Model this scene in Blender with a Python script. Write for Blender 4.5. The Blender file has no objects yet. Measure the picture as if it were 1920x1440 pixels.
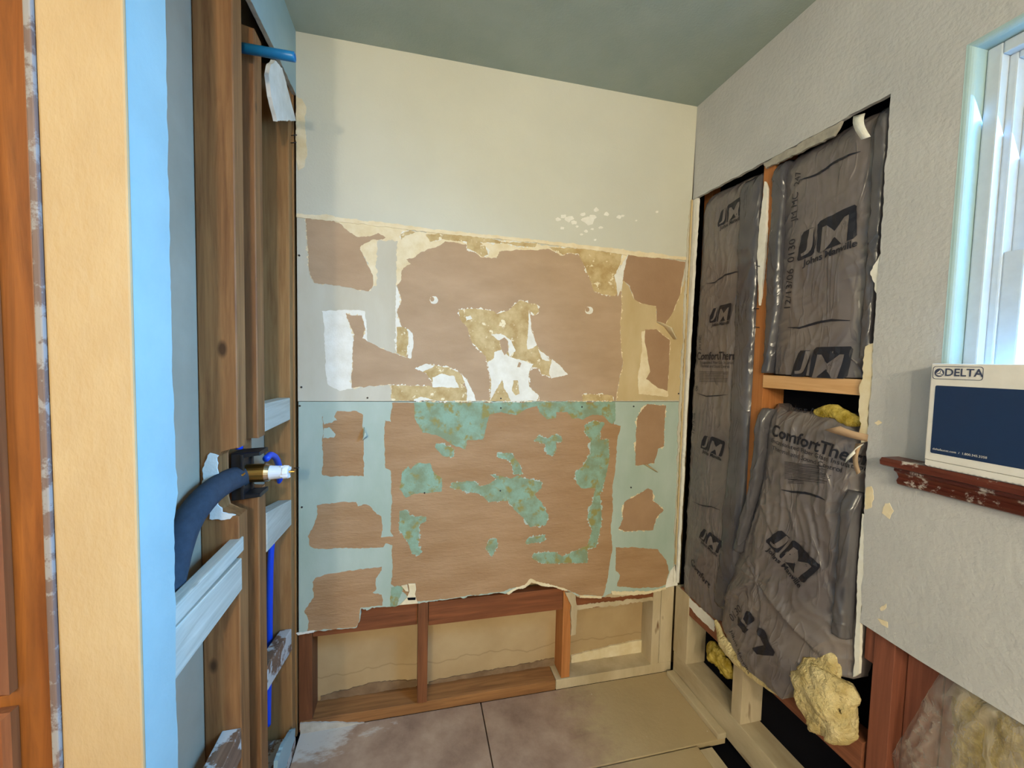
import bpy, bmesh, math, random
from mathutils import Vector, Matrix, noise, geometry
from math import sin, cos, pi

S = bpy.context.scene
COL = S.collection

# ------------------------------------------------------------------ camera
YAW, PITCH, ROLL, FPX = 0.230928799, -0.0547022706, 0.0231655665, 772.919845
CAM = Vector((0.394844937, -1.55180943, 1.37085531))
W, H = 1.519, 2.44                      # alcove width, ceiling height
FW = Vector((sin(YAW)*cos(PITCH), cos(YAW)*cos(PITCH), sin(PITCH)))
_r = Vector((cos(YAW), -sin(YAW), 0)); _u = _r.cross(FW)
RT = _r*cos(ROLL) + _u*sin(ROLL); UP = _u*cos(ROLL) - _r*sin(ROLL)
cd = bpy.data.cameras.new('camera'); co = bpy.data.objects.new('camera', cd); COL.objects.link(co)
cd.sensor_width = 36; cd.lens = FPX*36/1920; cd.clip_start = 0.02
co.matrix_world = Matrix(((RT.x, UP.x, -FW.x, CAM.x), (RT.y, UP.y, -FW.y, CAM.y), (RT.z, UP.z, -FW.z, CAM.z), (0, 0, 0, 1)))
S.camera = co

# ------------------------------------------------------------------ light
wd = bpy.data.worlds.new('sky'); S.world = wd; wd.use_nodes = True
bg = wd.node_tree.nodes['Background']; bg.inputs[0].default_value = (0.22, 0.62, 1.0, 1); bg.inputs[1].default_value = 4.0

def area(name, loc, direction, sx, sy, power, col):
    l = bpy.data.lights.new(name, 'AREA'); l.shape = 'RECTANGLE'; l.size = sx; l.size_y = sy; l.energy = power; l.color = col
    o = bpy.data.objects.new(name, l); COL.objects.link(o); o.location = loc
    o.rotation_euler = Vector(direction).to_track_quat('-Z', 'Y').to_euler(); return o
def bulb(name, loc, power, col, r):
    l = bpy.data.lights.new(name, 'POINT'); l.energy = power; l.color = col; l.shadow_soft_size = r
    o = bpy.data.objects.new(name, l); COL.objects.link(o); o.location = loc; return o
# daylight coming through the window; the vanity lamp's two bulbs and the room's ceiling lamp behind the camera
area('daylight', (W+0.16, -1.25, 1.62), (-1, 0.08, -0.55), 0.68, 0.88, 42, (0.17, 0.50, 1.0)).data.spread = math.radians(118)
bulb('vanity_bulb', (-0.37, -3.40, 1.95), 60, (1.0, 0.86, 0.66), 0.05)
bulb('vanity_bulb', (0.43, -3.40, 1.95), 60, (1.0, 0.87, 0.68), 0.05)

V = S.view_settings
V.view_transform = 'Standard'; V.look = 'None'; V.gamma = 1.0; V.use_curve_mapping = False; V.exposure = 0.26
S.cycles.use_denoising = True
S.cycles.max_bounces = 8

# ------------------------------------------------------------------ helpers
def pix(px, py, ax, val):               # point of the place seen at a pixel of the photo, on the plane axis = val
    d = FW + RT*((px-960)/FPX) + UP*((720-py)/FPX)
    return CAM + d*((val-CAM[ax])/d[ax])
def lin(c):
    c /= 255.0
    return c/12.92 if c <= 0.04045 else ((c+0.055)/1.055)**2.4
def rgb(r, g, b): return (lin(r), lin(g), lin(b), 1)

def newmat(name):
    m = bpy.data.materials.new(name); m.use_nodes = True
    nt = m.node_tree; b = nt.nodes['Principled BSDF']
    return m, nt, b
def N(nt, t, **kw):
    n = nt.nodes.new(t)
    for k, v in kw.items(): setattr(n, k, v)
    return n
def coords(nt, scale=(1, 1, 1), loc=(0, 0, 0)):
    g = N(nt, 'ShaderNodeNewGeometry'); mp = N(nt, 'ShaderNodeMapping')
    mp.inputs['Scale'].default_value = scale; mp.inputs['Location'].default_value = loc
    nt.links.new(g.outputs['Position'], mp.inputs['Vector']); return mp.outputs[0]
def noisetex(nt, vec, scale, detail=4, rough=0.6, dist=0.0):
    n = N(nt, 'ShaderNodeTexNoise'); n.inputs['Scale'].default_value = scale; n.inputs['Detail'].default_value = detail
    n.inputs['Roughness'].default_value = rough; n.inputs['Distortion'].default_value = dist
    nt.links.new(vec, n.inputs['Vector']); return n.outputs['Fac']
def ramp(nt, fac, stops):
    r = N(nt, 'ShaderNodeValToRGB'); e = r.color_ramp.elements
    while len(e) < len(stops): e.new(0.5)
    for i, (p, c) in enumerate(stops): e[i].position = p; e[i].color = c
    nt.links.new(fac, r.inputs[0]); return r.outputs[0]
def mixc(nt, fac, a, b, mode='MIX'):
    m = N(nt, 'ShaderNodeMix'); m.data_type = 'RGBA'; m.blend_type = mode
    for sock, v in ((m.inputs[0], fac), (m.inputs[6], a), (m.inputs[7], b)):
        if hasattr(v, 'is_linked') or hasattr(v, 'links'): nt.links.new(v, sock)
        else: sock.default_value = v
    return m.outputs[2]
def bump(nt, b, fac, strength, dist):
    n = N(nt, 'ShaderNodeBump'); n.inputs['Strength'].default_value = strength; n.inputs['Distance'].default_value = dist
    nt.links.new(fac, n.inputs['Height'])
    nt.links.new(n.outputs[0], b.inputs['Normal'])

def surf(name, c1, c2, rough=0.85, nscale=9, bscale=120, bstr=0.25, bdist=0.002, stretch=(1, 1, 1), lo=0.35, hi=0.68, spec=0.25, metal=0.0, fine=None):
    m, nt, b = newmat(name); v = coords(nt, stretch)
    f = noisetex(nt, v, nscale, 5); c = ramp(nt, f, [(lo, c1), (hi, c2)])
    if fine:
        f2 = noisetex(nt, v, fine[0], 3); c = mixc(nt, ramp(nt, f2, [(fine[1], (0, 0, 0, 1)), (fine[2], (1, 1, 1, 1))]), c, fine[3])
    nt.links.new(c, b.inputs['Base Color']); b.inputs['Roughness'].default_value = rough
    b.inputs['Specular IOR Level'].default_value = spec; b.inputs['Metallic'].default_value = metal
    if bstr: bump(nt, b, noisetex(nt, v, bscale, 3), bstr, bdist)
    return m

def wood(name, dark, light, axis, rough=0.6, paint=None, pamt=0.6, knots=True, seed=0.0, fresh=0.5):
    m, nt, b = newmat(name); st = [1, 1, 1]; st[axis] = 0.06
    v = coords(nt, tuple(st), (seed, seed*0.7, seed*1.3))
    f = noisetex(nt, v, 55, 5, 0.65, 0.6); c = ramp(nt, f, [(0.3, dark), (0.7, light)])
    st2 = [1, 1, 1]; st2[axis] = 0.25
    broad = noisetex(nt, coords(nt, tuple(st2), (seed, 0, 0)), 6, 3)
    c = mixc(nt, ramp(nt, broad, [(0.4, (0, 0, 0, 1)), (0.75, (0.55, 0.55, 0.55, 1))]), c, dark)
    if knots:
        st3 = [1, 1, 1]; st3[axis] = 0.5
        vo = N(nt, 'ShaderNodeTexVoronoi'); vo.inputs['Scale'].default_value = 9
        nt.links.new(coords(nt, tuple(st3), (seed*2, seed, 0.3)), vo.inputs['Vector'])
        k = ramp(nt, vo.outputs['Distance'], [(0.05, (0.85, 0.85, 0.85, 1)), (0.11, (0, 0, 0, 1))])
        c = mixc(nt, k, c, tuple(x*0.25 for x in dark[:3])+(1,))
    if paint:
        pn = noisetex(nt, coords(nt, (1, 1, 1), (seed, 3, 1)), 14, 6, 0.7)
        c = mixc(nt, ramp(nt, pn, [(pamt, (1, 1, 1, 1)), (pamt+0.05, (0, 0, 0, 1))]), c, paint)
    nt.links.new(c, b.inputs['Base Color']); b.inputs['Roughness'].default_value = rough
    b.inputs['Specular IOR Level'].default_value = 0.3
    bump(nt, b, f, 0.25, 0.002); return m

def plain(name, col, rough=0.5, metal=0.0, spec=0.5, emit=None, alpha=1.0, trans=0.0):
    m, nt, b = newmat(name); b.inputs['Roughness'].default_value = rough; b.inputs['Metallic'].default_value = metal
    b.inputs['Specular IOR Level'].default_value = spec; b.inputs['Alpha'].default_value = alpha; b.inputs['Transmission Weight'].default_value = trans
    f = noisetex(nt, coords(nt), 40, 3)
    c = ramp(nt, f, [(0.3, tuple(x*0.92 for x in col[:3])+(1,)), (0.7, col)]); nt.links.new(c, b.inputs['Base Color'])
    return m

M = {}
M['paint'] = surf('greige wall paint', rgb(200, 199, 185), rgb(206, 205, 191), 0.62, 3, 160, 0.35, 0.0015, spec=0.4)
M['paint_right'] = surf('textured greige paint', rgb(182, 182, 182), rgb(194, 193, 192), 0.6, 4, 75, 0.55, 0.004, spec=0.4)
M['paint_left'] = surf('green wall paint with daylight blue', rgb(154, 180, 182), rgb(164, 190, 192), 0.5, 6, 90, 0.3, 0.002, spec=0.4)  # part of the window light's blue is put into this colour
M['ceiling'] = surf('ceiling paint', rgb(154, 168, 160), rgb(166, 178, 170), 0.55, 5, 140, 0.35, 0.002, spec=0.4)
M['end_cap'] = surf('brushed wall paint with lamp warmth', rgb(180, 150, 108), rgb(192, 164, 122), 0.7, 5, 60, 0.45, 0.003, stretch=(1.3, 1.3, 0.6), spec=0.3)  # white paint; the lamp's warm cast is put into its colour
M['skim'] = surf('grey skim coat', rgb(192, 184, 164), rgb(206, 202, 188), 0.8, 5, 200, 0.2, 0.001, stretch=(1, 1, 0.4))
M['skim_tan'] = surf('tan skim coat', rgb(190, 166, 122), rgb(206, 186, 146), 0.8, 6, 200, 0.2, 0.001, stretch=(1, 1, 0.4))
M['green'] = surf('green moisture board paper', rgb(160, 178, 166), rgb(182, 196, 188), 0.8, 4, 200, 0.2, 0.001, stretch=(1, 1, 0.5))
M['green_patch'] = surf('green adhesive residue', rgb(130, 146, 118), rgb(140, 172, 154), 0.7, 16, 150, 0.4, 0.002, lo=0.4, hi=0.6, fine=(22, 0.52, 0.62, rgb(146, 138, 82)))
M['brown'] = surf('torn brown board paper', rgb(174, 147, 119), rgb(187, 160, 132), 0.9, 7, 260, 0.5, 0.0015, stretch=(0.6, 1, 1.6), spec=0.15)
M['brown_low'] = surf('torn brown board paper lower', rgb(160, 126, 92), rgb(177, 144, 111), 0.9, 8, 60, 0.8, 0.004, stretch=(0.45, 1, 1.8), spec=0.15)
M['brown_pink'] = surf('torn reddish board paper', rgb(158, 126, 98), rgb(170, 138, 109), 0.9, 7, 220, 0.5, 0.0015, spec=0.15)
M['white'] = surf('white gypsum', rgb(226, 222, 210), rgb(240, 238, 230), 0.9, 20, 160, 0.4, 0.002)
M['cream'] = surf('cream torn paper', rgb(222, 204, 164), rgb(236, 224, 196), 0.9, 18, 160, 0.4, 0.002)
M['gold'] = surf('old yellow adhesive', rgb(178, 150, 100), rgb(206, 184, 138), 0.6, 18, 120, 0.5, 0.002, lo=0.38, hi=0.62, fine=(34, 0.60, 0.66, rgb(236, 226, 196)))
def far_mat():
    m, nt, b = newmat('back of far wallboard'); v = coords(nt); c = ramp(nt, noisetex(nt, v, 4, 5), [(0.35, rgb(174, 148, 110)), (0.68, rgb(188, 164, 126))])
    sx = N(nt, 'ShaderNodeSeparateXYZ'); nt.links.new(v, sx.inputs[0])
    for lvl, wid, sc in ((0.155, 0.0035, 5.0), (0.345, 0.003, 3.0)):      # tide marks of an old leak
        nz = noisetex(nt, coords(nt, (1, 1, 0.1), (lvl, 0, 0)), sc, 3)
        a_ = N(nt, 'ShaderNodeMath', operation='MULTIPLY_ADD'); nt.links.new(nz, a_.inputs[0]); a_.inputs[1].default_value = 0.12; nt.links.new(sx.outputs[2], a_.inputs[2])
        d = N(nt, 'ShaderNodeMath', operation='SUBTRACT'); nt.links.new(a_.outputs[0], d.inputs[0]); d.inputs[1].default_value = lvl+0.04
        ab = N(nt, 'ShaderNodeMath', operation='ABSOLUTE'); nt.links.new(d.outputs[0], ab.inputs[0])
        c = mixc(nt, ramp(nt, ab.outputs[0], [(0.0, (0.35, 0.35, 0.35, 1)), (wid, (0, 0, 0, 1))]), c, rgb(110, 84, 52))
    nt.links.new(c, b.inputs['Base Color']); b.inputs['Roughness'].default_value = 0.9; b.inputs['Specular IOR Level'].default_value = 0.15
    bump(nt, b, noisetex(nt, v, 220, 3), 0.3, 0.001); return m
M['far_board'] = far_mat()
M['grey_board'] = surf('grey board paper', rgb(150, 150, 140), rgb(160, 160, 150), 0.9, 4, 200, 0.2, 0.001, spec=0.15)
M['cavity'] = surf('tan grey back paper', rgb(166, 150, 128), rgb(178, 162, 140), 0.9, 4, 200, 0.2, 0.001, spec=0.15)
M['grime'] = surf('brown dust', rgb(118, 94, 70), rgb(146, 120, 92), 0.95, 12, 80, 0.4, 0.002)
M['primer'] = surf('dusty primer', rgb(176, 168, 156), rgb(200, 194, 184), 0.9, 20, 90, 0.5, 0.003)
M['gyp_edge'] = surf('cut board edge', rgb(150, 146, 136), rgb(176, 170, 158), 0.95, 40, 120, 0.5, 0.002)
M['screw'] = plain('dark screw', rgb(60, 58, 60), 0.5, 0.6)
M['stud'] = wood('amber stud', rgb(122, 78, 44), rgb(172, 120, 72), 2)
M['stud_b'] = wood('amber stud b', rgb(116, 74, 42), rgb(164, 114, 68), 2, seed=3.1)
M['stud_c'] = wood('yellow stud', rgb(138, 96, 56), rgb(180, 136, 86), 2, seed=5.7)
M['stud_o'] = wood('orange stud', rgb(160, 98, 50), rgb(196, 132, 78), 2, seed=2.2, knots=False)
M['stud_r'] = wood('red brown stud', rgb(98, 58, 36), rgb(134, 84, 52), 2, seed=7.3, knots=False)
M['rail_x'] = wood('red brown rail', rgb(102, 58, 34), rgb(146, 88, 54), 0, seed=1.4)
M['rail_y'] = wood('reddish rail', rgb(114, 66, 46), rgb(152, 96, 68), 1, seed=4.4)
M['sheath'] = wood('red sheathing', rgb(112, 64, 48), rgb(148, 90, 68), 2, seed=6.4, knots=False)
M['plate_x'] = wood('bottom plate', rgb(120, 82, 50), rgb(172, 122, 74), 0, seed=8.4, knots=False)
M['white_y'] = wood('whitewashed block', rgb(176, 170, 154), rgb(208, 204, 190), 1, 0.7, seed=9.1, knots=True)
M['dirty_y'] = wood('dirty painted block', rgb(110, 80, 60), rgb(150, 116, 92), 1, 0.7, rgb(200, 196, 190), 0.47, False, 2.9)
M['primed_z'] = surf('primed lumber', rgb(178, 160, 128), rgb(206, 190, 160), 0.85, 9, 60, 0.4, 0.002, stretch=(1, 1, 0.3), fine=(9, 0.66, 0.7, rgb(110, 74, 46)))
M['primed_y'] = surf('primed lumber flat', rgb(172, 154, 124), rgb(204, 190, 160), 0.85, 9, 60, 0.4, 0.002, stretch=(1, 0.3, 1), fine=(7, 0.64, 0.7, rgb(120, 86, 58)))
M['new_y'] = wood('fresh pine block', rgb(204, 154, 100), rgb(232, 190, 142), 1, seed=3.3)
M['void'] = plain('black felt and void shade', rgb(14, 14, 20), 0.95, spec=0.1)  # felt on the right wall; elsewhere black colour standing in for shade
M['cabinet'] = wood('orange varnished oak', rgb(108, 60, 22), rgb(158, 94, 38), 2, 0.45, knots=False, seed=1.9)
M['cab_door'] = wood('brown varnished oak', rgb(112, 60, 30), rgb(146, 86, 48), 2, 0.5, knots=False, seed=4.9)
M['strip'] = wood('chipped painted strip', rgb(104, 84, 76), rgb(128, 106, 96), 2, 0.6, rgb(146, 140, 136), 0.47, False, 3.3)
M['blue'] = plain('blue supply pipe', rgb(24, 116, 172), 0.35)
M['pex'] = plain('bright blue pipe', rgb(28, 82, 226), 0.35)
M['foam'] = surf('dark foam sleeve', rgb(52, 60, 70), rgb(60, 68, 80), 0.85, 60, 300, 0.3, 0.001)
M['black'] = plain('black plastic', rgb(18, 20, 26), 0.45)
M['brass'] = plain('brass', rgb(196, 156, 84), 0.32, 1.0)
M['chrome'] = plain('chrome', rgb(200, 196, 186), 0.15, 1.0)
M['white_plastic'] = plain('white plastic', rgb(232, 234, 238), 0.4)
M['box_white'] = plain('white carton', rgb(226, 222, 216), 0.55)
M['box_blue'] = plain('navy print', rgb(22, 46, 84), 0.4)
M['box_ink'] = plain('grey blue print', rgb(62, 70, 96), 0.5)
M['sill'] = wood('dark red varnished sill', rgb(70, 30, 22), rgb(120, 62, 48), 1, 0.35, rgb(196, 188, 180), 0.37, False, 5.2)
M['vinyl'] = plain('white vinyl', rgb(196, 206, 214), 0.35)
M['ink'] = plain('black print', rgb(22, 22, 34), 0.55)
M['fiber'] = surf('cream fibreglass', rgb(186, 164, 110), rgb(222, 204, 156), 1.0, 22, 90, 1.0, 0.010, spec=0.05)
M['fiber_y'] = surf('yellow fibreglass', rgb(150, 126, 40), rgb(206, 182, 96), 1.0, 40, 90, 0.9, 0.008, spec=0.05)

def plastic_mat(name, c1, c2, rough):
    m, nt, b = newmat(name)
    v = coords(nt, (1, 1, 0.30)); w = noisetex(nt, v, 12, 2, 0.5, 1.6)
    d = N(nt, 'ShaderNodeMath', operation='SUBTRACT'); nt.links.new(w, d.inputs[0]); d.inputs[1].default_value = 0.5
    ab = N(nt, 'ShaderNodeMath', operation='ABSOLUTE'); nt.links.new(d.outputs[0], ab.inputs[0])
    ridge = ramp(nt, ab.outputs[0], [(0.0, (1, 1, 1, 1)), (0.05, (0.25, 0.25, 0.25, 1)), (0.2, (0, 0, 0, 1))])   # thin creases
    fine_ = noisetex(nt, coords(nt, (1, 1, 0.5)), 60, 3)
    s_ = N(nt, 'ShaderNodeMath', operation='MULTIPLY_ADD'); nt.links.new(fine_, s_.inputs[0]); s_.inputs[1].default_value = 0.35; nt.links.new(ridge, s_.inputs[2])
    f = noisetex(nt, coords(nt), 5, 3); nt.links.new(ramp(nt, f, [(0.35, c1), (0.65, c2)]), b.inputs['Base Color'])
    b.inputs['Roughness'].default_value = rough; b.inputs['Specular IOR Level'].default_value = 0.6
    bump(nt, b, s_.outputs[0], 0.42, 0.004); return m
M['batt'] = plastic_mat('dark poly facing', rgb(100, 93, 94), rgb(118, 109, 105), 0.30)
M['batt_fl'] = plastic_mat('dark poly flange', rgb(70, 69, 75), rgb(92, 89, 92), 0.22)

def floor_mat():
    m, nt, b = newmat('stained plywood'); v = coords(nt)
    f = noisetex(nt, v, 6, 6, 0.65); c = ramp(nt, f, [(0.3, rgb(136, 110, 92)), (0.5, rgb(164, 136, 114)), (0.7, rgb(184, 158, 134))])
    # primer sprayed over the right half and into the left corner
    sx = N(nt, 'ShaderNodeSeparateXYZ'); nt.links.new(v, sx.inputs[0])
    a = N(nt, 'ShaderNodeMath', operation='MULTIPLY_ADD'); a.inputs[1].default_value = 2.2; a.inputs[2].default_value = -2.25; nt.links.new(sx.outputs[0], a.inputs[0])
    nz = noisetex(nt, coords(nt, (1, 2.2, 1)), 7, 5, 0.7)
    s = N(nt, 'ShaderNodeMath', operation='ADD'); nt.links.new(a.outputs[0], s.inputs[0]); nt.links.new(nz, s.inputs[1])
    c = mixc(nt, ramp(nt, s.outputs[0], [(0.35, (0, 0, 0, 1)), (0.75, (0.8, 0.8, 0.8, 1))]), c, rgb(190, 170, 130))
    e = N(nt, 'ShaderNodeVectorMath', operation='DISTANCE'); nt.links.new(coords(nt, (0.75, 2.2, 1)), e.inputs[0]); e.inputs[1].default_value = (-0.02, -0.02, 0)
    s2 = N(nt, 'ShaderNodeMath', operation='MULTIPLY_ADD'); nt.links.new(nz, s2.inputs[0]); s2.inputs[1].default_value = 0.55; nt.links.new(e.outputs['Value'], s2.inputs[2])
    c = mixc(nt, ramp(nt, s2.outputs[0], [(0.42, (0.9, 0.9, 0.9, 1)), (0.5, (0, 0, 0, 1))]), c, rgb(206, 200, 190))
    sp = noisetex(nt, v, 60, 2); c = mixc(nt, ramp(nt, sp, [(0.76, (0, 0, 0, 1)), (0.78, (1, 1, 1, 1))]), c, rgb(220, 210, 195))
    nt.links.new(c, b.inputs['Base Color']); b.inputs['Roughness'].default_value = 0.8; b.inputs['Specular IOR Level'].default_value = 0.2
    bump(nt, b, noisetex(nt, v, 60, 4), 0.3, 0.003); return m
M['floor'] = floor_mat()

def glass_mat():
    m, nt, b = newmat('window glass'); b.inputs['Base Color'].default_value = (0.9, 0.97, 1, 1); b.inputs['Roughness'].default_value = 0.02
    b.inputs['Alpha'].default_value = 0.12; return m
M['glass'] = glass_mat()
def film_mat():
    m, nt, b = newmat('clear poly film'); v = coords(nt, (1, 1, 0.5)); w = noisetex(nt, v, 18, 4, 0.6, 1.5)
    b.inputs['Base Color'].default_value = rgb(190, 180, 168); b.inputs['Roughness'].default_value = 0.22
    nt.links.new(ramp(nt, w, [(0.3, (0.22, 0.22, 0.22, 1)), (0.7, (0.6, 0.6, 0.6, 1))]), b.inputs['Alpha'])
    bump(nt, b, w, 0.7, 0.015); return m
M['film'] = film_mat()

# ---- object builders
def tag(o, label, cat, group=None):
    o['label'] = label; o['category'] = cat
    if group: o['group'] = group
    return o
def empty(name, loc=(0, 0, 0), kind=None, label=None, cat=None):
    o = bpy.data.objects.new(name, None); COL.objects.link(o); o.location = loc; o.empty_display_size = 0.05
    if kind: o['kind'] = kind
    if label: o['label'] = label
    if cat: o['category'] = cat
    return o
def link(name, me, mat, parent=None, label=None):
    o = bpy.data.objects.new(name, me); COL.objects.link(o)
    if mat is not None: me.materials.append(M[mat] if isinstance(mat, str) else mat)
    if parent is not None:
        o.parent = parent; o.matrix_parent_inverse = Matrix.Translation(parent.location).inverted()
    if label: o['label'] = label
    return o
def from_bm(name, bm, mat, parent=None, label=None, smooth=False):
    bmesh.ops.recalc_face_normals(bm, faces=bm.faces[:])
    me = bpy.data.meshes.new(name); bm.to_mesh(me); bm.free()
    if smooth:
        for p in me.polygons: p.use_smooth = True
    return link(name, me, mat, parent, label)
def bbox(bm, a, b, bev=0.0):
    vs = [bm.verts.new((x, y, z)) for x in (a[0], b[0]) for y in (a[1], b[1]) for z in (a[2], b[2])]
    fs = [bm.faces.new([vs[i] for i in f]) for f in ((0, 1, 3, 2), (4, 6, 7, 5), (0, 4, 5, 1), (2, 3, 7, 6), (0, 2, 6, 4), (1, 5, 7, 3))]
    if bev: bmesh.ops.bevel(bm, geom=list({e for f in fs for e in f.edges}), offset=bev, segments=2, affect='EDGES', profile=0.6)
def box(name, a, b, mat, parent=None, bev=0.002, label=None):
    bm = bmesh.new(); bbox(bm, [min(p, q) for p, q in zip(a, b)], [max(p, q) for p, q in zip(a, b)], bev)
    return from_bm(name, bm, mat, parent, label)
AX = {0: (1, 2), 1: (0, 2), 2: (0, 1)}
def to3(ax, val, a, b):
    v = [0, 0, 0]; v[ax] = val; v[AX[ax][0]] = a; v[AX[ax][1]] = b; return Vector(v)
def prism(name, pts, ax, v0, v1, mat, parent=None, bev=0.0, label=None):    # polygon in the plane of an axis, extruded along it
    bm = bmesh.new()
    lo = [bm.verts.new(to3(ax, v0, a, b)) for a, b in pts]; hi = [bm.verts.new(to3(ax, v1, a, b)) for a, b in pts]
    n = len(pts)
    if n > 12 and not bev:                # long torn outlines: robust triangulation of both faces
        vv, ee, ff, *_ = geometry.delaunay_2d_cdt([Vector(p) for p in pts], [(i, (i+1) % n) for i in range(n)], [], 1, 1e-7)
        for val in (v0, v1):
            nv = [bm.verts.new(to3(ax, val, p.x, p.y)) for p in vv]
            for f in ff: bm.faces.new([nv[k] for k in f])
    else:
        f0 = bm.faces.new(lo); f1 = bm.faces.new(hi)
    for i in range(n): bm.faces.new((lo[i], lo[(i+1) % n], hi[(i+1) % n], hi[i]))
    if bev: bmesh.ops.bevel(bm, geom=list(f0.edges)+list(f1.edges), offset=bev, segments=1, affect='EDGES')
    return from_bm(name, bm, mat, parent, label)
def ragged(pts, step=0.006, amp=0.0025, seed=1, closed=True):
    rnd = random.Random(seed); out = []
    n = len(pts)
    for i in range(n if closed else n-1):
        a = Vector(pts[i]); b = Vector(pts[(i+1) % n]); d = b-a; L = d.length
        if L < 1e-6: continue
        nr = Vector((-d.y, d.x))/L; k = max(1, int(L/step)); drift = 0
        for j in range(k):
            t = j/k; drift = drift*0.6+rnd.uniform(-1, 1)*amp
            w = min(1, 4*t*(1-t)+0.25)
            p = a+d*t+nr*drift*w + d/L*rnd.uniform(-0.2, 0.2)*L/k
            out.append((p.x, p.y))
    if not closed: out.append(tuple(pts[-1]))
    return out
def tube(name, pts, r, mat, parent=None, seg=16, smooth_path=True, label=None, caps=True):
    P = [Vector(p) for p in pts]
    if smooth_path and len(P) > 2:
        Q = []
        for i in range(len(P)-1):
            p0 = P[max(i-1, 0)]; p1 = P[i]; p2 = P[i+1]; p3 = P[min(i+2, len(P)-1)]
            for k in range(8):
                t = k/8; Q.append(0.5*((2*p1)+(p2-p0)*t+(2*p0-5*p1+4*p2-p3)*t*t+(3*p1-p0-3*p2+p3)*t**3))
        Q.append(P[-1]); P = Q
    bm = bmesh.new(); rings = []; up = Vector((0.13, 0.31, 0.94))
    for i, p in enumerate(P):
        t = (P[min(i+1, len(P)-1)]-P[max(i-1, 0)]).normalized()
        a = t.cross(up).normalized(); b = t.cross(a)
        rr = r[i*(len(r)-1)//max(1, len(P)-1)] if isinstance(r, (list, tuple)) else r
        rings.append([bm.verts.new(p+a*cos(2*pi*k/seg)*rr+b*sin(2*pi*k/seg)*rr) for k in range(seg)])
    for i in range(len(rings)-1):
        for k in range(seg): bm.faces.new((rings[i][k], rings[i][(k+1) % seg], rings[i+1][(k+1) % seg], rings[i+1][k]))
    if caps: bm.faces.new(rings[0]); bm.faces.new(rings[-1])
    return from_bm(name, bm, mat, parent, label, True)

# torn layers on the back wall: outlines in the plane Y = 0
def c4(x, y): return (540+x/3.6, 380+y/3.6)
def c5(x, y): return (900+x/3.6, 380+y/3.6)
def c6(x, y): return (540+x/3.13, 740+y/3.13)
def c7(x, y): return (900+x/3.4286, 740+y/3.4286)
def XZ(px, py): p = pix(px, py, 1, 0.0); return (p.x, p.z)
PCOUNT = [0]
HALO = {'brown': 'cream', 'brown_pink': 'cream', 'gold': 'white', 'green_patch': 'green', 'brown_low': 'green'}
def patch(parent, name, segs, mat, level, step=0.006, amp=0.002, label=None):
    pts = []
    for fn, lst in segs: pts += [XZ(*fn(x, y)) for x, y in lst]
    PCOUNT[0] += 1
    base = pts; pts = ragged(pts, step, amp, PCOUNT[0])
    off = 0.00003*(PCOUNT[0] % 14)
    if HALO and mat in HALO:            # frayed rim of the layer that was torn away
        rim = ragged(base, step*0.7, amp*3.2, PCOUNT[0]+500)
        prism('torn_rim', rim, 1, -0.0005*level+0.0002-off*0.3, 0.001, HALO[mat], parent)
    return prism(name, pts, 1, -0.0005*level-off, 0.001, mat, parent, label=label)

# ================================================================== the setting
fl = empty('floor', kind='structure', label='bare stained plywood subfloor of the stripped tub alcove')
sheets = [(-0.0, 0.662, -0.328, 0.0115), (0.666, W+0.004, -0.328, 0.0115), (0.0, 1.40, -0.70, -0.334)]
for x0, x1, y0, y1 in sheets: box('plywood_sheet', (x0, y0, -0.02), (x1, y1, 0), 'floor', fl, 0.002)
box('plywood_sheet', (0.0, -3.6, -0.02), (W, -0.704, 0.0), 'floor', fl, 0.002)
box('plywood_sheet', (-1.1, -3.65, -0.02), (-0.002, -0.86, 0.0), 'floor', fl, 0.002)
box('subfloor_light_block', (-1.2, -3.7, -0.06), (W+0.2, 0.2, -0.035), 'void', fl, 0)  # added black slab that keeps sky light out of the floor gaps
prism('floor_edge_batten', [(1.40, -0.70), (1.452, -0.70), (1.452, -0.345), (1.40, -0.345)], 2, -0.03, -0.004, 'primed_y', fl)

ce = box('ceiling', (-1.1, -3.65, H), (W+0.15, 0.13, H+0.03), 'ceiling', None, 0); ce['kind'] = 'structure'; ce['label'] = 'grey green painted ceiling over the alcove'
wf = box('wall_front', (-1.1, -3.65, -0.06), (W+0.15, -3.60, H), 'paint', None, 0); wf['kind'] = 'structure'; wf['label'] = 'plain painted wall behind the viewer'
wo = box('wall_outer', (-1.15, -3.65, -0.06), (-1.1, -0.8, H), 'paint', None, 0); wo['kind'] = 'structure'; wo['label'] = 'plain painted wall beyond the cabinet'

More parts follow.
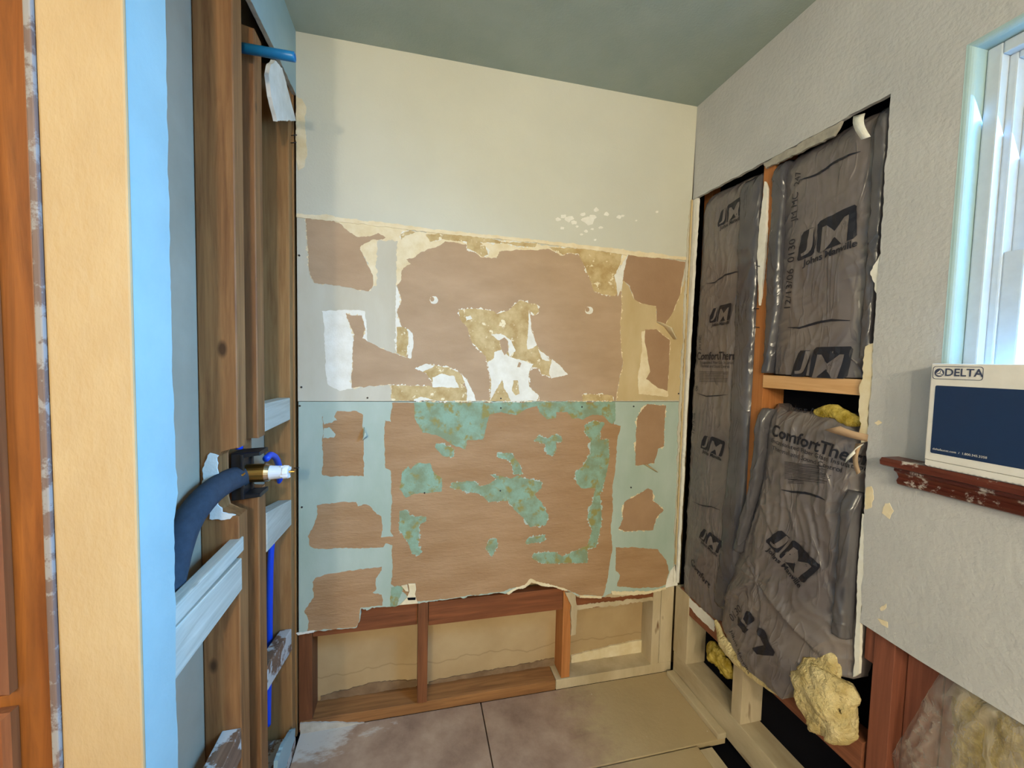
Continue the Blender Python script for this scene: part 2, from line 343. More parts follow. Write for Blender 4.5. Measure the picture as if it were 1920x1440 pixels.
# ------------------------------------------------------------------ back wall
wb = empty('wall_back', kind='structure', label='long alcove wall with torn wallboard above exposed framing')
box('far_wallboard', (-0.12, 0.100, -0.06), (W+0.13, 0.115, H), 'far_board', wb, 0)
up_pts = [(-0.0, H), (W, H)] + [XZ(x, y) for x, y in ((1290, 486), (1200, 478), (1100, 464), (960, 449), (840, 437), (740, 424), (640, 414), (556, 404))]
up_b = ragged(up_pts[2:], 0.006, 0.0018, 77, closed=False)
up_panel = prism('painted_wallboard', [(0, H), (W, H)] + up_b, 1, -0.0022, 0.0125, 'paint', wb)
mid = prism('wallboard', [(0, 1.2165), (W, 1.2165), (W, 1.86), (0, 1.86)], 1, 0.0, 0.0125, 'skim', wb)
low_bot = [c6(45, 1405), c6(110, 1395), c6(400, 1370), c6(422, 1325), c6(430, 1255), c6(600, 1245), c6(645, 1238), c6(700, 1228), c6(760, 1225), c6(830, 1215), c6(980, 1195), c6(1240, 1162),
           c7(170, 1280), c7(240, 1240), c7(290, 1230), c7(330, 1190), c7(380, 1215), c7(460, 1230), c7(560, 1260), c7(640, 1295), c7(720, 1302), c7(800, 1300), c7(850, 1272), c7(960, 1277), c7(1080, 1270), c7(1190, 1242), c7(1262, 1230)]
lb = [XZ(*p) for p in low_bot]; lb[0] = (0.0, lb[0][1]); lb[-1] = (W-0.004, lb[-1][1])
low = prism('moisture_board', ragged(lb, 0.006, 0.0018, 78, closed=False) + [(W-0.004, 1.2145), (0.002, 1.2145)], 1, 0.0, 0.0125, 'green', wb)

# torn layers of the middle board
P = lambda *a, **k: patch(mid, 'torn_layer', *a, **k)
P([(c5, [(960, 520), (1000, 560), (1040, 650), (1190, 690), (1190, 800), (1300, 740), (1350, 620), (1385, 500), (1385, 1330), (920, 1338), (940, 1190), (965, 1080), (950, 980), (945, 800)])], 'skim_tan', 1)
P([(c4, [(300, 112), (600, 122), (740, 168), (900, 198), (1000, 190), (1440, 256)]), (c5, [(240, 258), (480, 298), (700, 308), (1000, 345), (960, 420), (700, 420), (300, 340)]), (c4, [(1300, 390), (900, 420), (780, 480), (765, 545), (730, 560), (735, 450), (740, 260), (600, 250), (600, 560), (570, 568), (540, 400), (480, 320), (500, 280), (420, 215), (350, 170)])], 'cream', 1, 0.005, 0.0035)
P([(c4, [(730, 560), (775, 650), (745, 740), (835, 870), (848, 950), (830, 1052), (800, 1050), (735, 1010), (725, 840)])], 'white', 1)
P([(c4, [(230, 730), (400, 724), (520, 733), (530, 830), (538, 930), (460, 960), (450, 1245), (350, 1270), (265, 1220), (250, 1000), (245, 850)])], 'white', 1)
P([(c4, [(120, 105), (300, 120), (365, 150), (420, 205), (480, 232), (560, 225), (610, 205), (660, 235), (640, 250), (560, 252), (495, 290), (485, 315), (505, 350), (530, 400), (555, 450), (575, 510), (570, 570), (545, 600), (470, 590), (350, 560), (175, 540), (150, 490), (140, 400), (130, 250)])], 'brown', 2, 0.005, 0.0019)
P([(c4, [(735, 560), (765, 520), (765, 480), (780, 440), (830, 412), (800, 384), (850, 372), (900, 332), (1000, 302), (1060, 262), (1200, 282), (1260, 332), (1310, 372), (1410, 376)]),
   (c5, [(130, 332), (240, 317), (330, 320), (460, 312), (540, 357), (600, 342), (660, 347), (780, 420), (900, 560), (955, 600), (955, 700), (945, 800), (950, 980), (965, 1080), (940, 1190), (920, 1300), (915, 1338), (500, 1338), (100, 1338)]),
   (c4, [(1300, 1336), (700, 1336), (700, 1226), (600, 1236), (430, 1250), (435, 1100), (440, 960), (450, 890), (420, 830), (390, 745), (430, 762), (500, 762), (522, 850), (500, 915), (620, 980), (800, 1048), (815, 1000), (820, 900), (760, 820), (735, 740), (765, 660)])], 'brown', 2, 0.005, 0.0019)
P([(c5, [(1000, 345), (1080, 352), (1180, 367), (1385, 402), (1370, 500), (1350, 620), (1300, 740), (1250, 820), (1192, 800), (1190, 700), (1090, 680), (1040, 650), (1010, 560), (950, 512), (960, 440)])], 'brown_pink', 2, 0.008, 0.0012)
P([(c5, [(1090, 870), (1120, 856), (1150, 950), (1160, 1150), (1140, 1190), (1265, 1270), (1265, 1312), (1070, 1290), (1068, 1150), (1095, 1000)])], 'cream', 2)
P([(c5, [(1115, 855), (1190, 855), (1240, 900), (1280, 925), (1275, 1100), (1262, 1272), (1200, 1250), (1120, 1187), (1147, 1140), (1125, 1000), (1110, 940)])], 'brown_pink', 3, 0.007, 0.0012)
# yellow adhesive
for seg in ([(c4, [(760, 215), (820, 190), (862, 200), (790, 226), (765, 250)])],
            [(c4, [(930, 216), (1100, 205), (1340, 226), (1440, 266), (1430, 276), (1210, 265), (1040, 246), (960, 266)])],
            [(c4, [(1205, 226), (1290, 260), (1335, 300), (1352, 350), (1310, 366), (1260, 332), (1205, 312)])],
            [(c5, [(120, 266), (388, 272), (370, 302), (250, 296)])],
            [(c5, [(460, 300), (700, 312), (960, 346), (950, 400), (915, 480), (935, 560), (910, 632), (830, 620), (770, 600), (745, 530), (690, 400), (662, 345), (600, 337), (560, 356), (480, 312)])],
            [(c4, [(735, 840), (800, 850), (815, 900), (800, 1046), (735, 1012)])],
            [(c4, [(700, 1230), (860, 1236), (975, 1240), (1160, 1200), (1200, 1250), (1215, 1336), (700, 1336)])],
            [(c4, [(862, 1120), (930, 1090), (1090, 1112), (1160, 1150), (1210, 1200), (1150, 1250), (980, 1240), (970, 1200), (930, 1150)])],
            [(c4, [(1150, 722), (1270, 715), (1390, 732)]), (c5, [(110, 750), (190, 730), (230, 690), (270, 658), (330, 680), (385, 690), (400, 735), (365, 760), (335, 730), (345, 850), (380, 960), (440, 1030), (500, 1080), (480, 1180), (410, 1155), (400, 1120), (350, 1110), (325, 1160), (330, 1240), (395, 1300), (390, 1337), (70, 1340)]), (c4, [(1360, 1336), (1365, 1200), (1335, 1040), (1240, 940), (1210, 840), (1165, 790)])],
            [(c5, [(690, 1295), (740, 1290), (890, 1300), (905, 1338), (690, 1338)])]):
    P(seg, 'gold', 3, 0.005, 0.0018)
for seg in ([(c5, [(95, 1010), (150, 990), (200, 1040), (360, 1090), (325, 1160), (330, 1240), (395, 1300), (380, 1338), (210, 1338), (160, 1250), (140, 1150), (95, 1050)])],
            [(c5, [(485, 1055), (540, 1100), (592, 1160), (480, 1187), (465, 1150)])],
            [(c5, [(330, 722), (345, 850), (382, 960), (360, 980), (320, 990), (315, 940), (325, 850)])],
            [(c5, [(80, 890), (150, 890), (210, 930), (240, 1000), (200, 1040), (180, 960), (110, 920)])],
            [(c5, [(390, 985), (440, 1025), (470, 1070), (420, 1060)])],
            [(c4, [(1345, 1080), (1400, 1040), (1445, 1065), (1442, 1200), (1385, 1300), (1365, 1336), (1370, 1200)])],
            [(c4, [(975, 1180), (1040, 1155), (1120, 1170), (1155, 1250), (975, 1246)])],
            [(c4, [(855, 1120), (930, 1088), (990, 1100), (910, 1142)])],
            [(c4, [(1170, 1150), (1210, 1200), (1250, 1280), (1270, 1337), (1205, 1337), (1208, 1260)])],
            [(c4, [(805, 850), (840, 880), (848, 950), (832, 1050), (808, 1048), (820, 930)])],
            [(c4, [(1370, 890), (1440, 885), (1440, 925), (1400, 915)])],
            [(c4, [(1200, 770), (1230, 760), (1245, 785), (1205, 795)])],
            [(c4, [(850, 1325), (900, 1310), (1000, 1334), (850, 1337)])],
            [(c5, [(1000, 342), (965, 400), (930, 470), (905, 492), (920, 560), (928, 632), (955, 580), (968, 480), (985, 390)])]):
    P(seg, 'white', 4, 0.004, 0.0014)
P([(c5, [(255, 1200), (265, 1290), (240, 1300), (215, 1270), (225, 1200)])], 'gold', 5, 0.004, 0.001)
P([(c5, [(130, 930), (165, 910), (190, 940), (190, 1000), (165, 1030), (140, 980)])], 'brown', 5, 0.004, 0.001)
P([(c5, [(262, 1075), (278, 1085), (270, 1110), (250, 1110)])], 'brown', 5, 0.004, 0.001)
# wall plug holes with white rims
for fn, x, y in ((c4, 985, 658), (c5, 735, 728)):
    P([(fn, [(x+28*cos(a*0.5), y+26*sin(a*0.5)) for a in range(12)])], 'white', 4, 0.003, 0.001)
    P([(fn, [(x-12+14*cos(a*0.6), y-6+16*sin(a*0.6)) for a in range(10)])], 'brown', 6, 0.003, 0.0006)
# strips of old caulk and paper along the edges of the upper boards
E2 = lambda *a, **k: patch(up_panel, 'paint_chip', *a, **k)
idp = lambda x, y: (x, y)
E2([(idp, [(556, 182), (566, 186), (575, 205), (572, 225), (575, 262), (577, 290), (570, 315), (560, 320), (556, 300)])], 'cream', 6)
E2([(idp, [(598, 404), (612, 402), (628, 406), (626, 411), (600, 409)])], 'cream', 6, 0.004, 0.001)
E2([(idp, [(556, 400), (640, 409), (740, 420), (840, 433), (960, 445), (1100, 460), (1290, 483), (1290, 488), (1200, 482), (1100, 468), (960, 451), (840, 440), (740, 428), (640, 417), (556, 408)])], 'cream', 6, 0.006, 0.002)
for k, (x, y, r) in enumerate(((1046, 412, 5), (1056, 406, 6), (1066, 411, 8), (1076, 418, 6), (1093, 402, 5), (1102, 413, 11), (1110, 408, 7), (1117, 394, 6), (1137, 402, 5), (1160, 407, 5), (1167, 405, 3), (1098, 434, 4), (1090, 440, 3), (1110, 430, 3), (1054, 428, 4), (1126, 427, 4), (1115, 450, 3), (1192, 414, 2), (1231, 398, 3), (1081, 425, 3))):
    rr = random.Random(k); E2([(idp, [(x+r*cos(a)*rr.uniform(.7, 1.3), y+r*0.75*sin(a)*rr.uniform(.6, 1.3)) for a in [i*0.785 for i in range(8)]])], 'white', 6, 0.003, 0.0008)

# torn layers of the lower board
Q = lambda *a, **k: patch(low, 'torn_layer', *a, **k)
Q([(c6, [(205, 185), (200, 130), (260, 112), (290, 96), (400, 95), (440, 120), (445, 300), (445, 480), (380, 475), (250, 482), (200, 470), (205, 370), (200, 260)])], 'brown_low', 1)
Q([(c6, [(205, 115), (285, 102), (270, 130), (290, 150), (212, 176)])], 'green', 2, 0.004, 0.002)
Q([(c6, [(212, 195), (240, 190), (280, 235), (270, 250), (205, 256)])], 'green', 2, 0.004, 0.002)
Q([(c6, [(612, 46), (602, 160), (570, 150), (565, 300), (570, 430), (602, 445), (610, 600), (602, 800), (620, 830), (545, 835), (556, 770), (550, 715), (520, 700), (480, 652), (450, 642), (410, 656), (400, 630), (300, 632), (170, 650), (175, 700), (150, 770), (115, 830), (130, 890), (180, 905), (560, 895), (572, 872), (612, 882), (612, 1050), (602, 1110), (640, 1140), (690, 1170), (720, 1215), (830, 1209), (980, 1190), (1240, 1158)]),
   (c7, [(230, 1238), (285, 1224), (330, 1186), (380, 1210), (460, 1224), (560, 1255), (640, 1288), (790, 1295), (820, 1180), (850, 1000), (840, 850), (855, 740), (850, 600), (870, 480), (880, 310), (905, 200), (860, 190), (868, 48)])], 'brown_low', 1)
Q([(c6, [(160, 1075), (250, 1050), (550, 1010), (550, 1030), (515, 1080), (520, 1140), (495, 1160), (550, 1172), (555, 1238), (425, 1250), (420, 1318), (398, 1364), (112, 1388), (120, 1320), (95, 1270), (150, 1190), (145, 1100)])], 'brown_low', 1)
Q([(c7, [(1075, 60), (1195, 70), (1185, 200), (1182, 330), (1142, 350), (1120, 440), (1000, 455), (1000, 260), (1012, 140)])], 'brown_pink', 1)
Q([(c7, [(930, 690), (1000, 650), (1080, 602), (1110, 620), (1110, 680), (1180, 740), (1130, 800), (1112, 870), (930, 880), (890, 860), (920, 800), (915, 760)])], 'brown_pink', 1)
Q([(c7, [(872, 980), (990, 980), (1140, 992), (1170, 1030), (1200, 1070), (1215, 1140), (1195, 1220), (1150, 1238), (990, 1243), (880, 1230), (900, 1160), (872, 1130)])], 'brown_low', 1)
for seg in ([(c6, [(740, 46), (1000, 46), (1240, 46)]), (c7, [(400, 48), (868, 48), (870, 160), (850, 188), (790, 132), (720, 130), (660, 160), (590, 150), (560, 112), (490, 112), (488, 150), (430, 160), (380, 112), (368, 72), (280, 100), (230, 132), (140, 112), (60, 130), (30, 250), (15, 295)]), (c6, [(1145, 262), (1050, 266), (1040, 320), (960, 292), (920, 262), (880, 240), (790, 222), (745, 140)])],
            [(c6, [(670, 450), (705, 420), (720, 440), (760, 400), (835, 400), (860, 460), (905, 490), (900, 570), (740, 582), (690, 605), (655, 550)])],
            [(c6, [(870, 285), (940, 300), (975, 320), (970, 365), (910, 360), (865, 310)])],
            [(c6, [(950, 545), (960, 516), (1090, 506), (1127, 540)]), (c7, [(60, 572), (112, 540), (65, 510), (200, 540), (240, 520), (300, 540), (400, 560), (395, 600), (350, 640), (400, 700), (440, 780), (420, 840), (320, 850), (280, 790), (220, 740), (180, 682), (60, 690), (0, 640)])],
            [(c7, [(105, 380), (200, 375), (250, 440), (275, 512), (215, 510), (200, 432), (130, 402)])],
            [(c7, [(345, 295), (375, 260), (430, 280), (480, 255), (515, 265), (530, 300), (490, 300), (490, 350), (470, 390), (430, 385), (420, 320)])],
            [(c7, [(670, 200), (720, 170), (800, 180), (770, 240), (772, 290), (825, 285), (830, 420), (800, 560), (770, 640), (780, 760), (770, 880), (745, 980), (690, 990), (690, 1080), (400, 1085), (335, 1055), (345, 1020), (480, 1010), (530, 1040), (620, 1000), (690, 970), (720, 870), (690, 780), (720, 700), (740, 600), (650, 600), (620, 570), (610, 500), (660, 460), (710, 380), (710, 290), (670, 240)])],
            [(c6, [(655, 680), (690, 675), (720, 710), (810, 715), (805, 745), (770, 760), (765, 890), (785, 915), (770, 940), (730, 935), (700, 860), (650, 790)])],
            [(c6, [(1180, 850), (1225, 845), (1230, 890), (1195, 950), (1160, 900)])],
            [(c7, [(290, 950), (310, 920), (420, 900), (415, 940), (300, 960)])],
            [(c6, [(605, 1130), (680, 1120), (660, 1180), (640, 1240), (600, 1245)])],
            [(c6, [(1225, 340), (1252, 345), (1252, 372), (1230, 370)])]):
    Q(seg, 'green_patch', 2, 0.005, 0.002)
# torn gypsum lip along the bottom edge, the broken corner and its plaster lump
Q([(c7, [(165, 1278), (235, 1236), (285, 1224), (325, 1180), (385, 1205), (470, 1224), (560, 1252), (560, 1262), (460, 1234), (380, 1222), (330, 1204), (290, 1240), (240, 1250), (185, 1284)])], 'cream', 4, 0.004, 0.002)
Q([(c7, [(640, 1288), (780, 1296), (780, 1308), (640, 1304)])], 'cream', 4, 0.004, 0.001)
Q([(c7, [(845, 1262), (960, 1264), (1080, 1262), (1190, 1236), (1195, 1248), (1080, 1280), (960, 1286), (850, 1284)])], 'cream', 4, 0.004, 0.002)
Q([(c7, [(1225, 1130), (1250, 1100), (1268, 1225), (1190, 1240), (1200, 1190)])], 'white', 5, 0.005, 0.001)
Q([(c6, [(48, 1398), (110, 1388), (160, 1384), (150, 1394), (60, 1410)])], 'white', 4, 0.004, 0.001)
prism('broken_plaster', [XZ(*c6(x, y)) for x, y in ((705, 1108), (748, 1106), (752, 1140), (742, 1165), (750, 1195), (765, 1222), (655, 1232), (700, 1190), (716, 1150))], 1, -0.006, 0.004, 'cream', low, 0.002)
prism('broken_plaster', [XZ(*c6(x, y)) for x, y in ((665, 1118), (700, 1112), (708, 1150), (690, 1150))], 1, -0.009, 0.002, 'cream', low, 0.002)
prism('hole_shade', [XZ(*c6(x, y)) for x, y in ((700, 1186), (750, 1184), (748, 1198), (705, 1200))], 1, -0.0075, 0.0, 'void', low)  # black patch painting the shade inside the broken spot
# screw heads
bm = bmesh.new(); bmesh.ops.create_cone(bm, cap_ends=True, segments=10, radius1=0.0036, radius2=0.003, depth=0.003, matrix=Matrix.Rotation(pi/2, 4, 'X'))
sme = bpy.data.meshes.new('screw_head'); bm.to_mesh(sme); bm.free(); sme.materials.append(M['screw'])
for px, py in ((561, 479), (565, 726), (689, 746), (939, 747), (1272, 738), (562, 761), (939, 765), (1091, 763), (1188, 762), (938, 920), (1183, 914), (566, 951), (796, 924)):
    p = pix(px, py, 1, 0); o = bpy.data.objects.new('screw_head', sme); COL.objects.link(o); o.location = (p.x, -0.0012, p.z); o.parent = mid if py < 752 else low
# curling paper flaps
def flap(name, parent, base, tip, mat, thick=0.0012, ax=1):
    # quad strip curling away from the wall: base and tip are lists of 3D points of equal length
    bm = bmesh.new(); rows = []
    n = 6
    for i in range(n+1):
        t = i/n; rows.append([bm.verts.new(a.lerp(b, t) + Vector((0, -1, 0) if ax == 1 else (-1, 0, 0))*0.012*sin(pi*t)) for a, b in zip(base, tip)])
    for i in range(n):
        for j in range(len(base)-1): bm.faces.new((rows[i][j], rows[i][j+1], rows[i+1][j+1], rows[i+1][j]))
    o = from_bm(name, bm, mat, parent, None, True); s = o.modifiers.new('thick', 'SOLIDIFY'); s.thickness = thick; return o
def wp(fn, x, y, out=0.0): p = pix(*fn(x, y), 1, 0.0); return p+Vector((0, -out, 0))
flap('paper_flap', mid, [wp(c5, 1190, 805, .001), wp(c5, 1240, 835, .001), wp(c5, 1305, 920, .001)], [wp(c5, 1200, 812, .02), wp(c5, 1270, 850, .03), wp(c5, 1312, 922, .012)], 'cream')
flap('paper_flap', low, [wp(c6, 448, 190, .001), wp(c6, 446, 250, .001)], [wp(c6, 470, 240, .018), wp(c6, 440, 262, .016)], 'green')
flap('paper_flap', low, [wp(c7, 1050, 448, .001), wp(c7, 1130, 495, .001)], [wp(c7, 1062, 440, .014), wp(c7, 1132, 490, .01)], 'skim_tan')

# framing behind and below the boards
box('stud', (-0.006, 0.014, 0.0), (0.04, 0.099, 0.37), 'stud_r', wb)
box('stud', (0.414, 0.004, 0.045), (0.452, 0.099, 0.45), 'stud_r', wb)
box('stud', (1.004, 0.014, 0.045), (1.042, 0.099, 0.44), 'stud_o', wb)
box('stud', (1.424, 0.014, 0.0), (1.462, 0.099, 0.42), 'primed_z', wb)
box('stud', (1.464, 0.0135, 0.0), (W+0.007, 0.099, 0.42), 'primed_z', wb)
for x0, x1, z0, z1, m in ((0.042, 0.412, 0.355, 0.445, 'rail_x'), (0.454, 1.002, 0.345, 0.437, 'rail_x'), (1.044, 1.423, 0.335, 0.405, 'rail_x')):
    box('rail', (x0, 0.014, z0), (x1, 0.052, z1), m, wb)
prism('primer_smear', ragged([(1.06, 0.404), (1.42, 0.404), (1.42, 0.378), (1.30, 0.372), (1.14, 0.378), (1.06, 0.395)], 0.006, 0.003, 5), 1, 0.0115, 0.0145, 'primed_z', wb)
prism('primer_smear', ragged([(1.06, 0.356), (1.42, 0.352), (1.42, 0.336), (1.06, 0.336)], 0.006, 0.003, 6), 1, 0.0115, 0.0145, 'primed_z', wb)
prism('torn_board_strip', ragged([(1.006, 0.424), (1.052, 0.42), (1.062, 0.34), (1.060, 0.236), (1.038, 0.234), (1.036, 0.36)], 0.006, 0.0015, 8), 1, 0.002, 0.0125, 'primed_z', wb)
box('bottom_plate', (0.0, 0.012, 0.0), (0.98, 0.099, 0.042), 'plate_x', wb)
box('bottom_plate', (0.982, 0.012, 0.0), (W+0.006, 0.099, 0.042), 'primed_z', wb)
prism('plaster_fillet', ragged([(0.0, 0.0), (0.22, 0.0), (0.16, 0.010), (0.10, 0.024), (0.04, 0.036), (0.0, 0.04)], 0.008, 0.002, 12), 1, 0.006, 0.0118, 'primer', wb)
prism('plaster_fillet', ragged([(1.08, 0.042), (1.424, 0.042), (1.424, 0.10), (1.30, 0.095), (1.20, 0.085), (1.08, 0.075)], 0.008, 0.002, 13), 1, 0.092, 0.0995, 'cream', wb)
prism('plaster_fillet', ragged([(0.46, 0.042), (1.0, 0.042), (1.0, 0.075), (0.80, 0.065), (0.60, 0.06), (0.46, 0.05)], 0.008, 0.003, 14), 1, 0.094, 0.0995, 'grime', wb)
prism('plaster_fillet', ragged([(0.05, 0.042), (0.41, 0.042), (0.41, 0.07), (0.25, 0.085), (0.05, 0.06)], 0.008, 0.003, 15), 1, 0.094, 0.0995, 'grime', wb)
# caulk line where the right corner was opened
prism('corner_bead', ragged([(W-0.012, 0.42), (W-0.012, 2.06), (W-0.022, 1.9), (W-0.018, 1.5), (W-0.024, 1.2), (W-0.016, 0.8)], 0.008, 0.003, 21), 1, -0.0045, 0.0, 'skim', wb)
prism('corner_bead', ragged([(W-0.004, 0.50), (W-0.004, 2.06), (W-0.010, 2.06), (W-0.011, 1.4), (W-0.009, 0.5)], 0.01, 0.001, 22), 1, -0.008, 0.0, 'skim_tan', wb)

# ------------------------------------------------------------------ left wall
wl = empty('wall_left', kind='structure', label='open plumbing wall of amber studs with white blocking')
XB = -0.094                                # back of the cavity
box('far_wallboard', (XB-0.013, -0.845, -0.06), (XB, 0.099, H), 'cavity', wl, 0)
# remaining wallboard: strip beside the opening and the band under the ceiling
edge = ragged([(-0.753, 2.212), (-0.750, 1.9), (-0.752, 1.4), (-0.749, 1.20), (-0.744, 1.13), (-0.758, 1.08), (-0.760, 0.9), (-0.764, 0.6), (-0.764, 0.0)], 0.01, 0.0018, 31, closed=False)
cut = ragged([(0.0, 2.238), (-0.2, 2.236), (-0.45, 2.22), (-0.753, 2.212)], 0.012, 0.0018, 32, closed=False)
prism('painted_wallboard', [(-0.851, H), (0.0, H)] + cut + edge[1:] + [(-0.851, 0.0)], 0, -0.0125, 0.0, 'paint_left', wl, label='blue lit strip of painted wallboard with a torn edge')
prism('cut_edge', [(y, z-0.0012) for y, z in cut] + [(y, z+0.0006) for y, z in reversed(cut)], 0, -0.0122, -0.0005, 'gyp_edge', wl)
box('wall_end', (XB-0.004, -0.853, 0.0), (0.001, -0.846, H), 'end_cap', wl, 0.003, label='wall end with warm lamp light toned into its paint')
def stud_profile(y0, y1, prof, mat): return prism('stud', prof, 1, y0, y1, mat, wl, 0.0025)
FX = -0.013
stud_profile(-0.462, -0.410, [(XB+0.001, 0.04), (FX, 0.04), (FX, 0.985), (-0.030, 0.99), (-0.052, 1.00), (-0.056, 1.02), (-0.056, 1.13), (-0.05, 1.145), (FX, 1.15), (FX, H-0.05), (XB+0.001, H-0.05)], 'stud')
stud_profile(-0.334, -0.280, [(XB+0.001, 0.04), (FX, 0.04), (FX, 1.01), (-0.05, 1.01), (-0.05, 1.15), (FX, 1.15), (FX, 2.20), (XB+0.001, 2.215)], 'stud_b')
box('stud', (XB+0.001, -0.040, 0.0), (FX, -0.002, 2.30), 'stud_c', wl, 0.0025)
box('stud', (XB+0.001, -0.002, 0.0), (-0.008, 0.013, 2.26), 'stud_c', wl, 0.002)
box('stud', (XB+0.001, -0.845, 0.04), (FX, -0.80, H-0.05), 'stud', wl, 0.0025)
box('top_plate', (XB+0.001, -0.845, H-0.048), (FX, 0.0, H-0.002), 'void', wl, 0)  # plate coloured black to paint the shade above the studs
box('bottom_plate', (XB+0.001, -0.845, 0.0), (-0.001, -0.045, 0.04), 'dirty_y', wl, 0.003)
def slab(name, pts, x0, x1, mat): return prism(name, pts, 0, x0, x1, mat, wl, 0.002)
slab('blocking', [(-0.279, 1.158), (-0.042, 1.158), (-0.042, 1.232), (-0.279, 1.237)], -0.053, FX, 'white_y')
slab('blocking', [(-0.279, 0.812), (-0.042, 0.797), (-0.042, 0.884), (-0.279, 0.926)], -0.053, FX+0.002, 'white_y')
slab('blocking', [(-0.279, 0.40), (-0.042, 0.352), (-0.042, 0.43), (-0.279, 0.475)], -0.05, FX, 'dirty_y')
slab('blocking', [(-0.765, 0.802), (-0.464, 0.806), (-0.464, 0.884), (-0.765, 0.893)], -0.053, FX+0.006, 'white_y')
slab('blocking', [(-0.79, 0.38), (-0.464, 0.38), (-0.464, 0.455), (-0.79, 0.455)], -0.056, FX, 'dirty_y')
prism('torn_board_strip', ragged([(-0.24, 0.04), (-0.06, 0.04), (-0.05, 0.075), (-0.10, 0.105), (-0.16, 0.13), (-0.235, 0.14)], 0.008, 0.003, 41), 0, -0.0125, -0.001, 'paint_left', wl)
# splintered fresh wood around the valve notch
prism('splintered_wood', ragged([(-0.088, 1.06), (-0.062, 1.04), (-0.054, 1.09), (-0.054, 1.135), (-0.07, 1.14), (-0.086, 1.10)], 0.006, 0.003, 42), 1, -0.4655, -0.461, 'white', wl)
prism('splintered_wood', ragged([(-0.074, 0.985), (-0.03, 0.982), (-0.02, 0.99), (-0.048, 1.0), (-0.058, 1.03), (-0.07, 1.05)], 0.006, 0.003, 43), 1, -0.4655, -0.461, 'white', wl)
# hanging piece of broken board under the ceiling band, and nails
prism('broken_board', ragged([(p.y, p.z) for p in (pix(503, 124, 0, -0.006), pix(512, 112, 0, -0.006), pix(526, 128, 0, -0.006), pix(540, 180, 0, -0.006), pix(552, 226, 0, -0.006), pix(516, 226, 0, -0.006), pix(505, 180, 0, -0.006), pix(500, 140, 0, -0.006))], 0.012, 0.0025, 44), 0, -0.012, -0.001, 'white', wl)
for px, py in ((546, 254), (545, 268), (551, 878)):
    p = pix(px, py, 0, -0.013); tube('nail', [p, p+Vector((0.018, -0.004, 0.002))], 0.0016, 'screw', wl, 6, False)

# ------------------------------------------------------------------ right wall
wr = empty('wall_right', kind='structure', label='window wall with its board cut open to the insulation')
XF, XC = W+0.013, W+0.102                  # stud fronts, back of the cavity
WY0, WY1, WZ0, WZ1 = -1.60, -0.885, 1.150, 2.058      # window opening
band = ragged([(-0.742, 2.046), (-0.4, 2.052), (-0.032, 2.064)], 0.012, 0.0015, 51, closed=False)
right_edge = ragged([(-0.757, 0.721), (-0.755, 0.9), (-0.747, 1.05), (-0.742, 1.5), (-0.742, 2.046)], 0.01, 0.0018, 52, closed=False)
prism('painted_wallboard', [(-3.6, H), (0.0, H), (0.0, 2.064)] + list(reversed(band))[0:] + list(reversed(right_edge))[1:] + [(-0.884, 0.712), (-0.885, WZ1), (-0.886, WZ1+0.0002), (-3.6, WZ1)], 0, W, XF-0.0005, 'paint_right', wr)
prism('painted_wallboard', [(-0.8841, 0.712), (-0.8841, WZ0), (WY0-0.0, WZ0), (WY0, WZ1), (-3.6, WZ1), (-3.6, 0.66)], 0, W, XF-0.0005, 'paint_right', wr)
prism('painted_wallboard', ragged([(-0.030, 2.062), (-0.0, 2.062), (0.0, 0.42), (-0.010, 0.42), (-0.014, 1.2), (-0.022, 1.7)], 0.012, 0.002, 53), 0, W, XF-0.0005, 'white', wr)
bm = bmesh.new(); bbox(bm, (XC, -3.65, -0.06), (XC+0.02, WY0-0.05, H)); bbox(bm, (XC, WY1+0.05, -0.06), (XC+0.02, 0.10, H)); bbox(bm, (XC, WY0-0.05, -0.06), (XC+0.02, WY1+0.05, WZ0-0.06)); bbox(bm, (XC, WY0-0.05, WZ1+0.03), (XC+0.02, WY1+0.05, H))
from_bm('sheathing_felt', bm, 'void', wr)
box('stud', (XF, -0.398, 0.41), (XC-0.001, -0.352, H-0.05), 'stud_o', wr)
box('stud', (XF+0.05, -0.040, 0.42), (XC-0.001, 0.01, H-0.05), 'stud_o', wr)
box('stud', (XF, -0.790, 0.72), (XC-0.001, -0.744, H-0.05), 'stud_o', wr)
box('stud', (XF+0.004, -0.828, 0.10), (XC-0.001, -0.782, 0.76), 'sheath', wr)
box('stud', (XF-0.001, -0.384, 0.10), (XC-0.001, -0.338, 0.316), 'primed_z', wr)
box('stud', (XF-0.004, -0.085, 0.10), (XC-0.001, 0.005, 0.40), 'primed_z', wr)
box('blocking', (XF-0.003, -0.735, 1.303), (XC-0.03, -0.399, 1.345), 'new_y', wr)
box('rail', (XF, -0.775, 0.316), (XC-0.03, -0.02, 0.405), 'rail_y', wr)
prism('primer_smear', ragged([(-0.06, 0.392), (-0.24, 0.388), (-0.235, 0.345), (-0.16, 0.345), (-0.07, 0.36)], 0.006, 0.003, 61), 0, XF-0.0025, XF+0.001, 'white', wr)
box('rail', (XF+0.02, -0.40, 0.405), (XC-0.01, -0.02, 0.44), 'rail_y', wr)
box('bottom_plate', (XF-0.005, -0.95, 0.0), (XC-0.005, 0.0, 0.10), 'primed_y', wr, 0.004)
box('floor_batten', (W-0.030, -0.33, 0.0005), (XF-0.006, -0.01, 0.022), 'primed_y', wr, 0.004)
for y0, y1, mm in ((-0.90, -0.83, 'sheath'), (-1.02, -0.903, 'sheath'), (-1.14, -1.023, 'sheath')): box('sheathing_board', (XF+0.045, y0, 0.10), (XF+0.06, y1, 0.76), mm, wr)
box('sheathing_board', (XF+0.01, -0.781, 0.62), (XF+0.03, -0.757, 0.76), 'sheath', wr)
